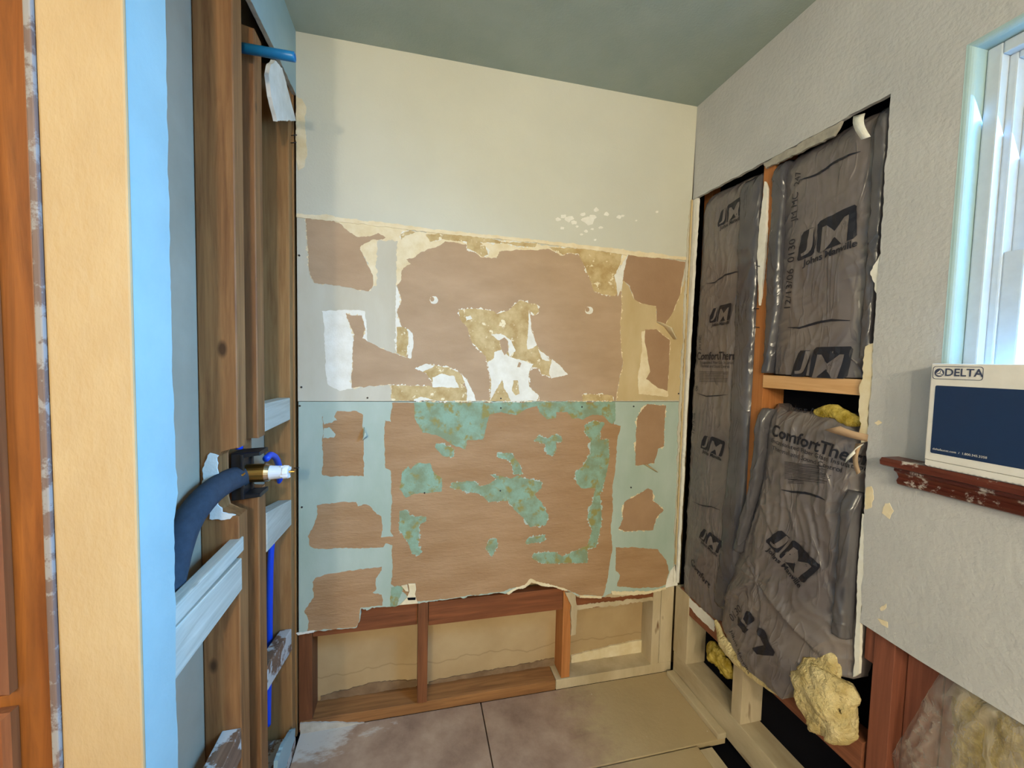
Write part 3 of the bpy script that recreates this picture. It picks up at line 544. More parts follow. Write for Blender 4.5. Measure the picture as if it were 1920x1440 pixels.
# torn strip and paper scraps hanging on the cut edge
prism('torn_board_strip', ragged([(-0.745, 1.00), (-0.756, 1.0), (-0.758, 0.72), (-0.763, 0.585), (-0.750, 0.565), (-0.748, 0.72), (-0.742, 0.86)], 0.008, 0.0014, 63), 0, W+0.0005, W+0.009, 'white', wr)
prism('torn_board_strip', ragged([(-0.722, 1.43), (-0.742, 1.44), (-0.742, 1.20), (-0.728, 1.18), (-0.716, 1.28)], 0.008, 0.003, 64), 0, W+0.002, W+0.011, 'cream', wr)
prism('torn_board_strip', ragged([(-0.732, 1.64), (-0.742, 1.66), (-0.742, 1.56), (-0.728, 1.60), (-0.722, 1.62)], 0.006, 0.002, 65), 0, W+0.002, W+0.01, 'white', wr)
prism('torn_board_strip', ragged([(-0.366, 1.99), (-0.38, 1.96), (-0.385, 1.75), (-0.378, 1.62), (-0.372, 1.58), (-0.352, 1.75), (-0.354, 1.85)], 0.008, 0.0014, 66), 0, XF-0.009, XF-0.0005, 'white', wr)
prism('torn_board_strip', ragged([(-0.36, 2.052), (-0.62, 2.048), (-0.60, 2.018), (-0.50, 2.022), (-0.42, 2.03), (-0.37, 2.03)], 0.008, 0.003, 67), 0, W+0.002, W+0.011, 'gyp_edge', wr)
def wy(px, py, x): return pix(px, py, 0, x)
flap('paper_flap', wr, [wy(1600, 218, W-.002), wy(1622, 212, W-.002)], [wy(1615, 262, W-.03), wy(1632, 256, W-.03)], 'white', ax=0)
flap('paper_flap', wr, [wy(1626, 828, W-.001), wy(1628, 815, W-.001)], [wy(1546, 806, W-.05), wy(1575, 799, W-.05)], 'brown', ax=0)
flap('paper_flap', wr, [wy(1612, 840, W-.001), wy(1620, 832, W-.001)], [wy(1585, 868, W-.03), wy(1604, 850, W-.03)], 'white', ax=0)
flap('paper_flap', wr, [wy(1605, 832, W-.002), wy(1617, 832, W-.002)], [wy(1607, 890, W-.02), wy(1614, 885, W-.02)], 'brown', ax=0)
def chip(pts, mat, seed): prism('paint_chip', ragged([(wy(x, y, W).y, wy(x, y, W).z) for x, y in pts], 0.004, 0.0012, seed), 0, W-0.0012, W+0.002, mat, wr)
chip([(1624, 915), (1634, 912), (1638, 930), (1634, 952), (1622, 955)], 'cream', 71)
chip([(1660, 944), (1668, 943), (1676, 958), (1668, 973), (1654, 962)], 'cream', 72)
chip([(1640, 793), (1648, 788), (1654, 793), (1646, 798)], 'cream', 73)
chip([(1650, 1140), (1662, 1132), (1662, 1138), (1652, 1146)], 'cream', 74)
chip([(1646, 1160), (1664, 1165), (1664, 1177), (1655, 1172)], 'cream', 75)
for px, py in ((1423, 579), (1424, 614), (1430, 500)):
    p = wy(px, py, XF); tube('nail', [p, p+Vector((-0.016, 0.006, 0.002))], 0.0014, 'screw', wr, 6, False)

# ------------------------------------------------------------------ window
wn = empty('window_1', (XF, -1.24, WZ0), 'structure', 'white vinyl sash window in a rounded plaster return')
D = 0.055
def ret(name, pts, ax, a, b): return prism(name, pts, ax, a, b, 'paint_left', wn, 0)
# plaster returns with a rounded outer corner
def jamb(side):
    yo = WY1 if side > 0 else WY0; s = side; pts = []
    for k in range(7):
        a = k/6*pi/2; pts.append((W+0.008*(1-sin(a))-0.0, yo+0.0-s*(0.008*(1-cos(a)))))
    pts = [(W+0.012-0.012*sin(pi/2*k/6), yo+s*0.002-s*0.012*(1-cos(pi/2*k/6))+0) for k in range(6, -1, -1)]
    prof = [(W-0.0005, yo+s*0.001)] + [(W+0.014*(1-cos(pi/2*k/6)), yo-s*0.014*sin(pi/2*k/6)) for k in range(7)] + [(W+D, yo-s*0.016), (W+D, yo+s*0.02), (XF, yo+s*0.02), (XF, yo+s*0.001)]
    prism('plaster_return', prof, 2, WZ0, WZ1+0.0, 'paint_left', wn)
jamb(1); jamb(-1)
prism('plaster_return', [(W+0.0005, WZ1+0.001)] + [(W+0.014*(1-cos(pi/2*k/6)), WZ1-0.014*sin(pi/2*k/6)) for k in range(7)] + [(W+D, WZ1-0.016), (W+D, WZ1+0.02), (XF, WZ1+0.02), (XF, WZ1+0.001)], 1, WY0, WY1, 'paint_left', wn)
y0, y1, z0, z1 = WY0+0.016, WY1-0.016, WZ0+0.016, WZ1-0.016
def frame(name, x0, x1, ya, yb, za, zb, w, mat='vinyl', parent=wn):
    for nm, a, b in ((name+'_side', (x0, ya, za), (x1, ya+w, zb)), (name+'_side', (x0, yb-w, za), (x1, yb, zb)), (name+'_rail', (x0, ya+w, za), (x1, yb-w, za+w)), (name+'_rail', (x0, ya+w, zb-w), (x1, yb-w, zb))):
        box(nm, a, b, mat, parent, 0.003)
frame('frame', W+0.032, W+0.10, y0, y1, z0, z1, 0.024)
frame('stop', W+0.052, W+0.10, y0+0.024, y1-0.024, z0+0.024, z1-0.024, 0.014)
zm = 1.60
frame('upper_sash', W+0.078, W+0.098, y0+0.038, y1-0.038, zm-0.02, z1-0.038, 0.032)
frame('lower_sash', W+0.056, W+0.077, y0+0.038, y1-0.038, z0+0.038, zm+0.02, 0.032)
box('pane', (W+0.087, y0+0.07, zm), (W+0.089, y1-0.07, z1-0.07), 'glass', wn, 0)
box('pane', (W+0.066, y0+0.07, z0+0.07), (W+0.068, y1-0.07, zm-0.01), 'glass', wn, 0)
# stained sill with its moulded apron
SP = [(W+0.055, 1.166), (W-0.052, 1.166), (W-0.058, 1.160), (W-0.056, 1.150), (W-0.046, 1.146), (W+0.055, 1.146)]
prism('sill', SP, 1, WY0-0.06, -0.815, 'sill', wn, 0.001)
AP = [(W-0.0005, 1.1455), (W-0.036, 1.1455), (W-0.036, 1.138), (W-0.026, 1.132), (W-0.020, 1.122), (W-0.026, 1.114), (W-0.022, 1.106), (W-0.012, 1.102), (W-0.0005, 1.102)]
prism('apron', AP, 1, WY0-0.05, -0.832, 'sill', wn, 0.0)

# ------------------------------------------------------------------ cabinet and trim beside the wall end
t = empty('trim_1', kind='structure', label='narrow chipped paint strip between oak cabinet and cream wall end')
box('strip_board', (-0.1075, -0.858, 0.0), (-0.0985, -0.846, H-0.001), 'strip', t, 0.002)
cab = tag(empty('linen_cabinet', (-0.45, -0.83, 0)), 'tall orange oak cabinet with overlay doors beside the cream wall end', 'cabinet')
box('carcass', (-0.80, -0.835, 0.0), (-0.1085, -0.40, 2.40), 'cabinet', cab)
box('stile', (-0.17, -0.853, 0.0), (-0.1085, -0.8355, 2.40), 'cabinet', cab, 0.003)
box('stile', (-0.80, -0.853, 0.0), (-0.74, -0.8355, 2.40), 'cabinet', cab, 0.003)
for a, b in ((0.0, 0.12), (0.85, 0.92), (2.32, 2.40)): box('rail', (-0.74, -0.853, a), (-0.17, -0.8355, b), 'cabinet', cab, 0.003)
for z0_, z1_ in ((0.895, 2.34), (0.10, 0.870)):
    bm = bmesh.new(); x0, x1 = -0.755, -0.146
    def ring(i, y): return [bm.verts.new(v) for v in ((x0+i, y, z0_+i), (x1-i, y, z0_+i), (x1-i, y, z1_-i), (x0+i, y, z1_-i))]
    rs = [ring(0, -0.8535), ring(0, -0.866), ring(0.006, -0.872), ring(0.055, -0.872), ring(0.062, -0.864), ring(0.075, -0.864), ring(0.105, -0.871)]
    for a, b in zip(rs, rs[1:]):
        for k in range(4): bm.faces.new((a[k], a[(k+1) % 4], b[(k+1) % 4], b[k]))
    bm.faces.new(rs[0]); bm.faces.new(rs[-1])
    from_bm('door', bm, 'cab_door', cab)

# ------------------------------------------------------------------ plumbing
sp = tag(empty('shower_pipe', (-0.03, -0.39, 2.12)), 'blue stub pipe poking from the studs under the ceiling', 'pipe')
R0 = 0.0115; bm = bmesh.new(); rings = []
for x, r in ((-0.06, R0), (0.088, R0), (0.0925, R0*0.96), (0.0925, R0*0.75), (0.05, R0*0.75)):
    rings.append([bm.verts.new((x, -0.372+r*cos(2*pi*k/18), 2.122+r*sin(2*pi*k/18))) for k in range(18)])
for a, b in zip(rings, rings[1:]):
    for k in range(18): bm.faces.new((a[k], a[(k+1) % 18], b[(k+1) % 18], b[k]))
bm.faces.new(rings[0]); bm.faces.new(rings[-1]); from_bm('pipe', bm, 'blue', sp, None, True)
box('drop_ear', (-0.086, -0.387, 2.108), (-0.060, -0.357, 2.137), 'brass', sp, 0.003)

vz, vy = 1.066, -0.372
va = tag(empty('shower_valve', (-0.03, vy, vz)), 'brass shower valve with white cartridge in a black bracket', 'valve')
def cyl(name, x0, x1, r0, r1, mat, seg=24):
    bm = bmesh.new(); a = [bm.verts.new((x0, vy+r0*cos(2*pi*k/seg), vz+r0*sin(2*pi*k/seg))) for k in range(seg)]; b = [bm.verts.new((x1, vy+r1*cos(2*pi*k/seg), vz+r1*sin(2*pi*k/seg))) for k in range(seg)]
    for k in range(seg): bm.faces.new((a[k], a[(k+1) % seg], b[(k+1) % seg], b[k]))
    f0 = bm.faces.new(a); f1 = bm.faces.new(b); bmesh.ops.bevel(bm, geom=list(f1.edges), offset=0.0015, segments=2, affect='EDGES')
    return from_bm(name, bm, mat, va)
cyl('body', -0.030, 0.018, 0.0235, 0.0235, 'brass'); cyl('bonnet_nut', 0.018, 0.028, 0.024, 0.022, 'chrome'); ct = cyl('cartridge', 0.028, 0.060, 0.018, 0.016, 'white_plastic'); cyl('cartridge_tip', 0.060, 0.072, 0.0185, 0.0175, 'white_plastic', 8); cyl('stem', 0.072, 0.086, 0.003, 0.003, 'brass', 10)
for k in range(4):
    a = k*pi/2+0.4; bm = bmesh.new(); bbox(bm, (0.055, vy+0.0145*cos(a)-0.003, vz+0.0145*sin(a)-0.003), (0.0735, vy+0.0165*cos(a)+0.003, vz+0.0165*sin(a)+0.003)); from_bm('lug', bm, 'white_plastic', va)
br = prism('bracket', [(-0.052, vz-0.062), (0.014, vz-0.055), (0.014, vz-0.045), (-0.028, vz-0.050), (-0.028, vz+0.048), (0.014, vz+0.052), (0.014, vz+0.062), (-0.052, vz+0.058)], 1, vy-0.030, vy+0.030, 'black', va, 0.002)
box('bracket_plate', (-0.030, vy-0.036, vz-0.058), (-0.022, vy-0.026, vz+0.056), 'black', va, 0.002)
box('bracket_plate', (-0.030, vy+0.026, vz-0.058), (-0.022, vy+0.036, vz+0.056), 'black', va, 0.002)
box('port', (-0.045, vy-0.055, vz-0.012), (-0.018, vy-0.030, vz+0.012), 'brass', va, 0.004)

fs = tag(tube('pipe_sleeve', [pix(452, 893, 0, -0.040), pix(425, 903, 0, -0.046), pix(390, 928, 0, -0.054), pix(355, 972, 0, -0.062), pix(333, 1025, 0, -0.064), pix(318, 1085, 0, -0.064), pix(300, 1160, 0, -0.064)], 0.0275, 'foam', None, 20), 'dark foam sleeve curving down from the valve behind the wallboard strip', 'pipe insulation')
tag(tube('water_pipe', [Vector((-0.035, -0.396, 1.135)), Vector((-0.038, -0.396, 1.30)), Vector((-0.066, -0.385, 1.7)), Vector((-0.073, -0.372, 2.107))], 0.0085, 'pex', None, 14), 'bright blue riser pipe rising out of the valve bracket', 'pipe')
tag(tube('water_pipe', [pix(499, 860, 0, -0.022), pix(508, 853, 0, -0.026), pix(519, 862, 0, -0.032), pix(525, 888, 0, -0.042), pix(522, 920, 0, -0.058), pix(515, 960, 0, -0.07), pix(508, 1040, 0, -0.072), pix(506, 1120, 0, -0.072), pix(505, 1215, 0, -0.072), pix(503, 1300, 0, -0.072), pix(502, 1360, 0, -0.072)], 0.0095, 'pex', None, 14), 'bright blue pipe looping down beside the white blocking', 'pipe')
pl = [pix(440, 995, 0, -0.030), pix(457, 1010, 0, -0.010)]
lp = bmesh.new(); bbox(lp, (-0.0345, -0.79, 0.8945), (-0.009, -0.445, 0.930), 0.003)
lo = from_bm('board_offcut', lp, 'white_y'); lo.rotation_euler = (0, 0, 0); tag(lo, 'short whitewashed board lying on the blocking by the blue strip', 'board')

# ------------------------------------------------------------------ insulation batts
def interp(tab, z):
    tab = sorted(tab)
    if z <= tab[0][0]: return tab[0][1]
    for (a, b), (c, d) in zip(tab, tab[1:]):
        if z <= c: return b+(d-b)*(z-a)/(c-a)
    return tab[-1][1]
class Batt:
    def __init__(s, left, right, zt, zb, xmid, seed, wr_amp=0.006, bulge=0.02, xtab=None):
        s.L, s.R, s.zt, s.zb, s.x, s.seed, s.amp, s.bulge, s.xtab = left, right, zt, zb, xmid, seed, wr_amp, bulge, xtab; s.creases = []; s.pinch = None
    def X(s, y, z):
        l, r = interp(s.L, z), interp(s.R, z); u = max(0.0, min(1.0, (l-y)/(l-r)))
        edge = 1-abs(2*u-1)**5
        v = Vector((y*9, z*3.2, s.seed)); n = noise.noise(v)*1.0
        v2 = Vector((y*26+noise.noise(Vector((y*5, z*5, s.seed+9)))*3, z*6, s.seed+4)); n2 = 1-abs(noise.noise(v2))*2
        v3 = Vector((y*14+z*22, z*9-y*12, s.seed+14)); n3 = 1-abs(noise.noise(v3))*2; n2 = n2*n2; n3 = n3*n3
        t1 = interp(s.zt, y)-z; te = min(1, max(0, t1/0.05))
        xb = s.x if not s.xtab else interp(s.xtab, z)
        for (ay, az), (by, bz), hgt, wd_ in s.creases:       # sharp folds that fade away from the fold line
            dy, dz = by-ay, bz-az; L2 = dy*dy+dz*dz; t = ((y-ay)*dy+(z-az)*dz)/L2
            if -0.1 < t < 1.1:
                sd = ((y-ay)*dz-(z-az)*dy)/math.sqrt(L2); k = max(0, 1-abs(2*t-1)**4)
                if dy < 0: sd = -sd
                if sd < 0.004: xb -= hgt*k*min(1, (0.004-sd)/0.006)*math.exp(min(0, sd)/wd_)
        if s.pinch:
            ry, rz = y-s.pinch[0], z-s.pinch[1]; rr = math.hypot(ry, rz); an = math.atan2(rz, ry)
            xb += s.pinch[2]*math.exp(-rr/0.09)*(1.2+abs(sin(an*4.5))*1.0*min(1, rr/0.02)) - s.pinch[2]*0.8*math.exp(-rr/0.12)
        return xb + s.bulge*(1-edge)*1.3 - s.bulge*edge*0.3*te - s.amp*(n*1.2+n2*0.7+n3*0.5) + 0.02*(1-te)**2
    def mesh(s, name, parent, mat, nu=52, nv=150, depth=0.06):
        bm = bmesh.new(); g = []
        z0 = min(b for a, b in s.zb); z1 = max(b for a, b in s.zt)
        for j in range(nv+1):
            row = []; v = j/nv; zz = z0+(z1-z0)*v; l, r = interp(s.L, zz), interp(s.R, zz)
            for i in range(nu+1):
                y = l+(r-l)*i/nu; za, zb_ = interp(s.zb, y), interp(s.zt, y); z = za+(zb_-za)*v
                row.append(bm.verts.new((s.X(y, z), y, z)))
            g.append(row)
        for j in range(nv):
            for i in range(nu): bm.faces.new((g[j][i], g[j+1][i], g[j+1][i+1], g[j][i+1]))
        e = [ed for ed in bm.edges if ed.is_boundary]
        res = bmesh.ops.extrude_edge_only(bm, edges=e)
        for v in res['geom']:
            if isinstance(v, bmesh.types.BMVert): v.co.x = min(XC-0.003, v.co.x+depth)
        o = from_bm(name, bm, mat, parent, None, True); return o
def spix(batt, px, py):
    x = batt.x
    for _ in range(4):
        p = pix(px, py, 0, x); x = batt.X(p.y, p.z)
    return p
def surf_mesh(name, batt, bm, mat, parent, eps=0.0016, cut=0.008):
    # flat print (u right, v up in metres, already placed in y,z) laid on the batt's surface
    bmesh.ops.triangulate(bm, faces=bm.faces[:])
    for _ in range(3):
        long = [e for e in bm.edges if e.calc_length() > cut]
        if not long: break
        bmesh.ops.subdivide_edges(bm, edges=long, cuts=1); bmesh.ops.triangulate(bm, faces=bm.faces[:])
    for v in bm.verts: v.co.x = batt.X(v.co.y, v.co.z)-eps-0.0008
    me = bpy.data.meshes.new(name); bm.to_mesh(me); bm.free(); return link(name, me, mat, parent)
def place(pts, yc, zc, ang, sc=1.0): # u,v -> (y,z) with u to the viewer's right (-Y)
    ca, sa = cos(ang), sin(ang); return [(0, yc-(u*ca-v*sa)*sc, zc+(u*sa+v*ca)*sc) for u, v in pts]
def text_bm(s, size, shear=0.0, bold=0.0):
    cu = bpy.data.curves.new('lettering', 'FONT'); cu.body = s; cu.size = size; cu.shear = shear; cu.offset = bold; cu.align_x = 'CENTER'; cu.align_y = 'CENTER'; cu.resolution_u = 3
    o = bpy.data.objects.new('lettering', cu); COL.objects.link(o); dg = bpy.context.evaluated_depsgraph_get(); me = bpy.data.meshes.new_from_object(o.evaluated_get(dg))
    bpy.data.objects.remove(o); bpy.data.curves.remove(cu); bm = bmesh.new(); bm.from_mesh(me); bpy.data.meshes.remove(me); return bm
def lettering(batt, s, size, px, py, ang, parent, name='printed_text', mat='ink', eps=0.0018, shear=0.0, bold=0.0, sx=1.0):
    c = spix(batt, px, py); bm = text_bm(s, size, shear, bold); ca, sa = cos(ang), sin(ang)
    for v in bm.verts:
        u, w = v.co.x*sx, v.co.y; v.co = (0, c.y-(u*ca-w*sa), c.z+(u*sa+w*ca))
    return surf_mesh(name, batt, bm, mat, parent, eps, 0.02)
def polyprint(batt, polys, px, py, ang, sc, parent, name, mat='ink', eps=0.0016):
    c = spix(batt, px, py); bm = bmesh.new()
    for p in polys: bm.faces.new([bm.verts.new(q) for q in place(p, c.y, c.z, ang, sc)])
    return surf_mesh(name, batt, bm, mat, parent, eps)
def logo(batt, px, py, ang, sc, parent, small=True):
    # two slanted dark blocks with the light letters J and M knocked out of them
    S_ = 0.22
    def sl(x, y): return (x+S_*y*0.5, y)
    J = [[sl(-0.84, 0.30), sl(-0.76, 0.40), sl(-0.42, 0.40), sl(-0.38, 0.32), sl(-0.38, -0.44), sl(-0.46, -0.52), sl(-0.94, -0.52), sl(-0.98, -0.44), sl(-0.94, -0.10)]]
    Mm = [[sl(-0.28, 0.42), sl(-0.20, 0.50), sl(0.84, 0.50), sl(0.90, 0.42), sl(0.90, -0.44), sl(0.82, -0.52), sl(-0.24, -0.52), sl(-0.30, -0.44)]]
    o = polyprint(batt, J+Mm, px, py, ang, sc, parent, 'printed_logo')
    c = spix(batt, px, py); ca, sa = cos(ang), sin(ang)
    for ch, u0, w0, wid, hei in (('J', -0.60, -0.02, 0.50, 0.80), ('M', 0.27, -0.14, 0.94, 0.78)):
        bm = text_bm(ch, 1.0, 0.12, 0.014)
        xa, xb_ = min(v.co.x for v in bm.verts), max(v.co.x for v in bm.verts); ya, yb_ = min(v.co.y for v in bm.verts), max(v.co.y for v in bm.verts)
        for v in bm.verts:
            u = u0+((v.co.x-xa)/(xb_-xa)-0.5)*wid; w = w0+((v.co.y-ya)/(yb_-ya)-0.5)*hei
            u, w = (u+S_*w*0.3)*sc, w*sc
            v.co = (0, c.y-(u*ca-w*sa), c.z+(u*sa+w*ca))
        surf_mesh('logo_letter', batt, bm, 'batt', parent, 0.0026, 0.012)
    if small:
        c = spix(batt, px, py); off = (0.0, -0.68*sc)
        bm = text_bm('Johns Manville', sc*0.30, 0.2, sc*0.006); ca, sa = cos(ang), sin(ang)
        for v in bm.verts:
            u, w = v.co.x*0.96, v.co.y+off[1]; v.co = (0, c.y-(u*ca-w*sa), c.z+(u*sa+w*ca))
        surf_mesh('printed_text', batt, bm, 'ink', parent, 0.0018, 0.02)
    return o
def swoosh(batt, pts, th, parent):
    L = [spix(batt, x, y) for x, y in pts]; bm = bmesh.new(); n = len(L); rows = []
    for i, p in enumerate(L):
        w = th*(0.25+sin(pi*i/(n-1))); rows.append((bm.verts.new((0, p.y, p.z+w/2)), bm.verts.new((0, p.y, p.z-w/2))))
    for a, b in zip(rows, rows[1:]): bm.faces.new((a[0], b[0], b[1], a[1]))
    return surf_mesh('printed_line', batt, bm, 'ink', parent)
def lines(batt, px0, py0, px1, n, dpy, parent, slope=0.0, seed=0):
    r = random.Random(seed); bm = bmesh.new()
    for k in range(n):
        a = spix(batt, px0, py0+dpy*k); b = spix(batt, px0+(px1-px0)*r.uniform(0.8, 1.0), py0+dpy*k+slope)
        vs = [bm.verts.new(q) for q in ((0, a.y, a.z+0.0007), (0, b.y, b.z+0.0007), (0, b.y, b.z-0.0007), (0, a.y, a.z-0.0007))]; bm.faces.new(vs)
    return surf_mesh('fine_print', batt, bm, M['ink'], parent, 0.0014, 0.03)

GRP = 'poly wrapped insulation batts in the opened wall'
b1e = tag(empty('insulation_batt', (XF, -0.19, 0.40)), 'tall narrow dark plastic wrapped insulation batt beside the wall corner', 'insulation', GRP)
b1 = Batt([(0.35, 0.006), (0.43, 0.004), (0.99, -0.002), (1.52, -0.008), (2.1, -0.024)], [(0.35, -0.29), (0.7, -0.34), (1.0, -0.350), (1.5, -0.352), (2.1, -0.345)], [(-0.4, 2.04), (0.0, 2.058)], [(-0.4, 0.40), (-0.2, 0.40), (0.0, 0.41)], XF+0.004, 1.3, 0.0055, 0.030)
b1.mesh('plastic_facing', b1e, 'batt', 84, 300)
logo(b1, 1371, 397, 0.10, 0.062, b1e); logo(b1, 1353, 587, 0.02, 0.060, b1e); logo(b1, 1337, 834, -0.10, 0.062, b1e); logo(b1, 1332, 1012, -0.18, 0.056, b1e)
lettering(b1, 'ComfortTherm', 0.043, 1344, 668, 0.0, b1e, bold=0.0008, sx=0.82)
lettering(b1, 'Encapsulated Fiber Glass Insulation', 0.016, 1345, 680, 0.0, b1e, sx=0.80); lettering(b1, 'Thermal and Sound Control', 0.016, 1342, 687, 0.0, b1e, sx=0.9)
lines(b1, 1312, 697, 1368, 7, 3.0, b1e, 1, 2); lettering(b1, 'Comfort', 0.036, 1312, 1074, -0.35, b1e, bold=0.0008)
lettering(b1, '12/13/06', 0.026, 1301, 794, 1.5, b1e); lettering(b1, '06', 0.024, 1307, 728, 1.5, b1e); lettering(b1, 'JM MC', 0.022, 1314, 642, 1.5, b1e)
swoosh(b1, [(1325, 532), (1340, 530), (1360, 516), (1380, 510), (1394, 509)], 0.005, b1e); swoosh(b1, [(1308, 737), (1325, 743), (1345, 742), (1366, 740)], 0.004, b1e); swoosh(b1, [(1300, 940), (1318, 948), (1335, 950), (1352, 957)], 0.004, b1e)
# folded flange along the stud
fb = Batt([(0.45, -0.23), (0.9, -0.262), (1.5, -0.262), (2.1, -0.255)], [(0.45, -0.315), (0.9, -0.352), (1.5, -0.353), (2.1, -0.347)], [(-0.4, 2.03), (0.0, 2.03)], [(-0.4, 0.47), (0.0, 0.47)], XF-0.010, 6.6, 0.007, 0.008)
fb.mesh('folded_flange', b1e, 'batt_fl', 16, 160, 0.02)

b2e = tag(empty('insulation_batt', (XF, -0.56, 1.345)), 'wide dark plastic wrapped insulation batt resting on the fresh pine block', 'insulation', GRP)
b2 = Batt([(1.3, -0.402), (1.6, -0.400), (2.1, -0.392)], [(1.3, -0.716), (1.5, -0.722), (1.8, -0.730), (2.1, -0.738)], [(-0.74, 2.040), (-0.4, 2.030)], [(-0.75, 1.347), (-0.40, 1.350)], XF+0.006, 3.9, 0.0045, 0.032)
b2.mesh('plastic_facing', b2e, 'batt', 84, 200)
logo(b2, 1549, 438, 0.16, 0.088, b2e); logo(b2, 1538, 679, 0.0, 0.086, b2e, False)
lettering(b2, '12/13/06', 0.036, 1481, 543, 1.52, b2e); lettering(b2, '0130', 0.036, 1486, 470, 1.55, b2e); lettering(b2, 'JM', 0.030, 1490, 405, 1.55, b2e); lettering(b2, 'MC', 0.030, 1492, 375, 1.55, b2e); lettering(b2, '247', 0.028, 1497, 335, 1.5, b2e)
swoosh(b2, [(1500, 338), (1520, 332), (1545, 320), (1565, 305), (1595, 290), (1615, 284)], 0.006, b2e); swoosh(b2, [(1478, 614), (1500, 615), (1530, 606), (1560, 600), (1595, 601)], 0.006, b2e)
f2 = Batt([(1.35, -0.400), (2.1, -0.392)], [(1.35, -0.428), (1.6, -0.450), (2.1, -0.440)], [(-0.74, 2.03), (-0.3, 2.03)], [(-0.75, 1.352), (-0.30, 1.352)], XF-0.008, 8.1, 0.006, 0.008)
f2.mesh('folded_flange', b2e, 'batt_fl', 12, 90, 0.02)
f2b = Batt([(1.35, -0.70), (2.1, -0.70)], [(1.35, -0.728), (2.1, -0.738)], [(-0.8, 2.03), (-0.3, 2.03)], [(-0.75, 1.40), (-0.30, 1.40)], XF-0.002, 8.9, 0.005, 0.008)
f2b.mesh('folded_flange', b2e, 'batt_fl', 10, 90, 0.02)

b3e = tag(empty('insulation_batt', (XF, -0.5, 0.35)), 'slumped dark plastic wrapped insulation batt spilling cream fibre over the rail', 'insulation', GRP)
b3 = Batt([(0.33, -0.31), (0.385, -0.325), (0.43, -0.283), (0.56, -0.300), (0.8, -0.345), (1.0, -0.392), (1.10, -0.402), (1.3, -0.408)], [(0.3, -0.745), (0.52, -0.750), (0.80, -0.748), (1.3, -0.732)],
          [(-0.75, 1.225), (-0.66, 1.250), (-0.55, 1.240), (-0.48, 1.235), (-0.42, 1.252), (-0.39, 1.245)], [(-0.76, 0.56), (-0.72, 0.55), (-0.69, 0.565), (-0.65, 0.48), (-0.60, 0.388), (-0.46, 0.373), (-0.33, 0.382), (-0.27, 0.43)],
          XF-0.006, 5.2, 0.0065, 0.034, [(0.33, W-0.030), (0.40, W-0.040), (0.50, W-0.038), (0.60, W-0.022), (0.8, W-0.008), (1.0, W+0.004), (1.3, W+0.014)])
b3.creases = [((-0.455, 0.672), (-0.70, 0.575), 0.016, 0.05), ((-0.455, 0.672), (-0.29, 0.50), 0.012, 0.05), ((-0.40, 0.98), (-0.53, 0.80), 0.007, 0.03), ((-0.60, 0.98), (-0.70, 0.72), -0.006, 0.03)]
b3.pinch = (-0.455, 0.672, 0.009)
b3.mesh('plastic_facing', b3e, 'batt', 110, 240, 0.05)
logo(b3, 1489, 1038, -0.42, 0.082, b3e); sl_ = lambda x, y: (x+0.11*y, y)
polyprint(b3, [[sl_(-0.86, 0.40), sl_(-0.76, 0.52), sl_(-0.46, 0.52), sl_(-0.40, 0.42), sl_(-0.44, 0.02), sl_(-0.54, -0.06), sl_(-0.74, -0.02)], [sl_(-1.0, -0.22), sl_(-0.78, -0.20), sl_(-0.60, -0.16), sl_(-0.30, -0.06), sl_(-0.30, -0.40), sl_(-0.42, -0.50), sl_(-0.86, -0.40)],
               [sl_(-0.10, 0.50), sl_(0.10, 0.62), sl_(0.90, 0.50), sl_(0.94, 0.30), sl_(0.50, -0.52), sl_(0.24, -0.52), sl_(0.46, 0.16), sl_(-0.06, 0.26)]], 1415, 1192, -0.42, 0.078, b3e, 'printed_logo')
lettering(b3, 'Johns Manville', 0.022, 1386, 1222, -0.72, b3e)
lettering(b3, 'ComfortTherm', 0.050, 1527, 834, -0.13, b3e, bold=0.001, sx=0.94)
lettering(b3, 'Encapsulated Fiber Glass Insulation', 0.019, 1521, 850, -0.10, b3e); lettering(b3, 'Thermal and Sound Control', 0.019, 1506, 859, -0.08, b3e)
lines(b3, 1472, 866, 1560, 12, 2.8, b3e, 9, 4); lines(b3, 1478, 899, 1510, 3, 3.0, b3e, 2, 5); lettering(b3, 'Johns Manville', 0.026, 1530, 772, -0.04, b3e, sx=1.2)
swoosh(b3, [(1466, 918), (1485, 922), (1510, 924), (1535, 931), (1548, 938)], 0.006, b3e); lettering(b3, '0130', 0.034, 1380, 1150, 1.1, b3e)
f3 = Batt([(0.55, -0.70), (1.2, -0.70)], [(0.55, -0.738), (1.2, -0.735)], [(-0.8, 1.05), (-0.3, 1.05)], [(-0.75, 0.66), (-0.3, 0.66)], W-0.020, 9.9, 0.006, 0.008)
f3.mesh('folded_flange', b3e, 'batt_fl', 10, 70, 0.02)
f4 = Batt([(0.55, -0.300), (0.8, -0.345), (0.99, -0.390), (1.3, -0.408)], [(0.55, -0.33), (0.8, -0.38), (0.99, -0.425), (1.3, -0.442)], [(-0.8, 1.235), (-0.3, 1.235)], [(-0.75, 0.72), (-0.25, 0.72)], W-0.012, 10.9, 0.007, 0.010)
f4.mesh('folded_flange', b3e, 'batt_fl', 12, 80, 0.02)
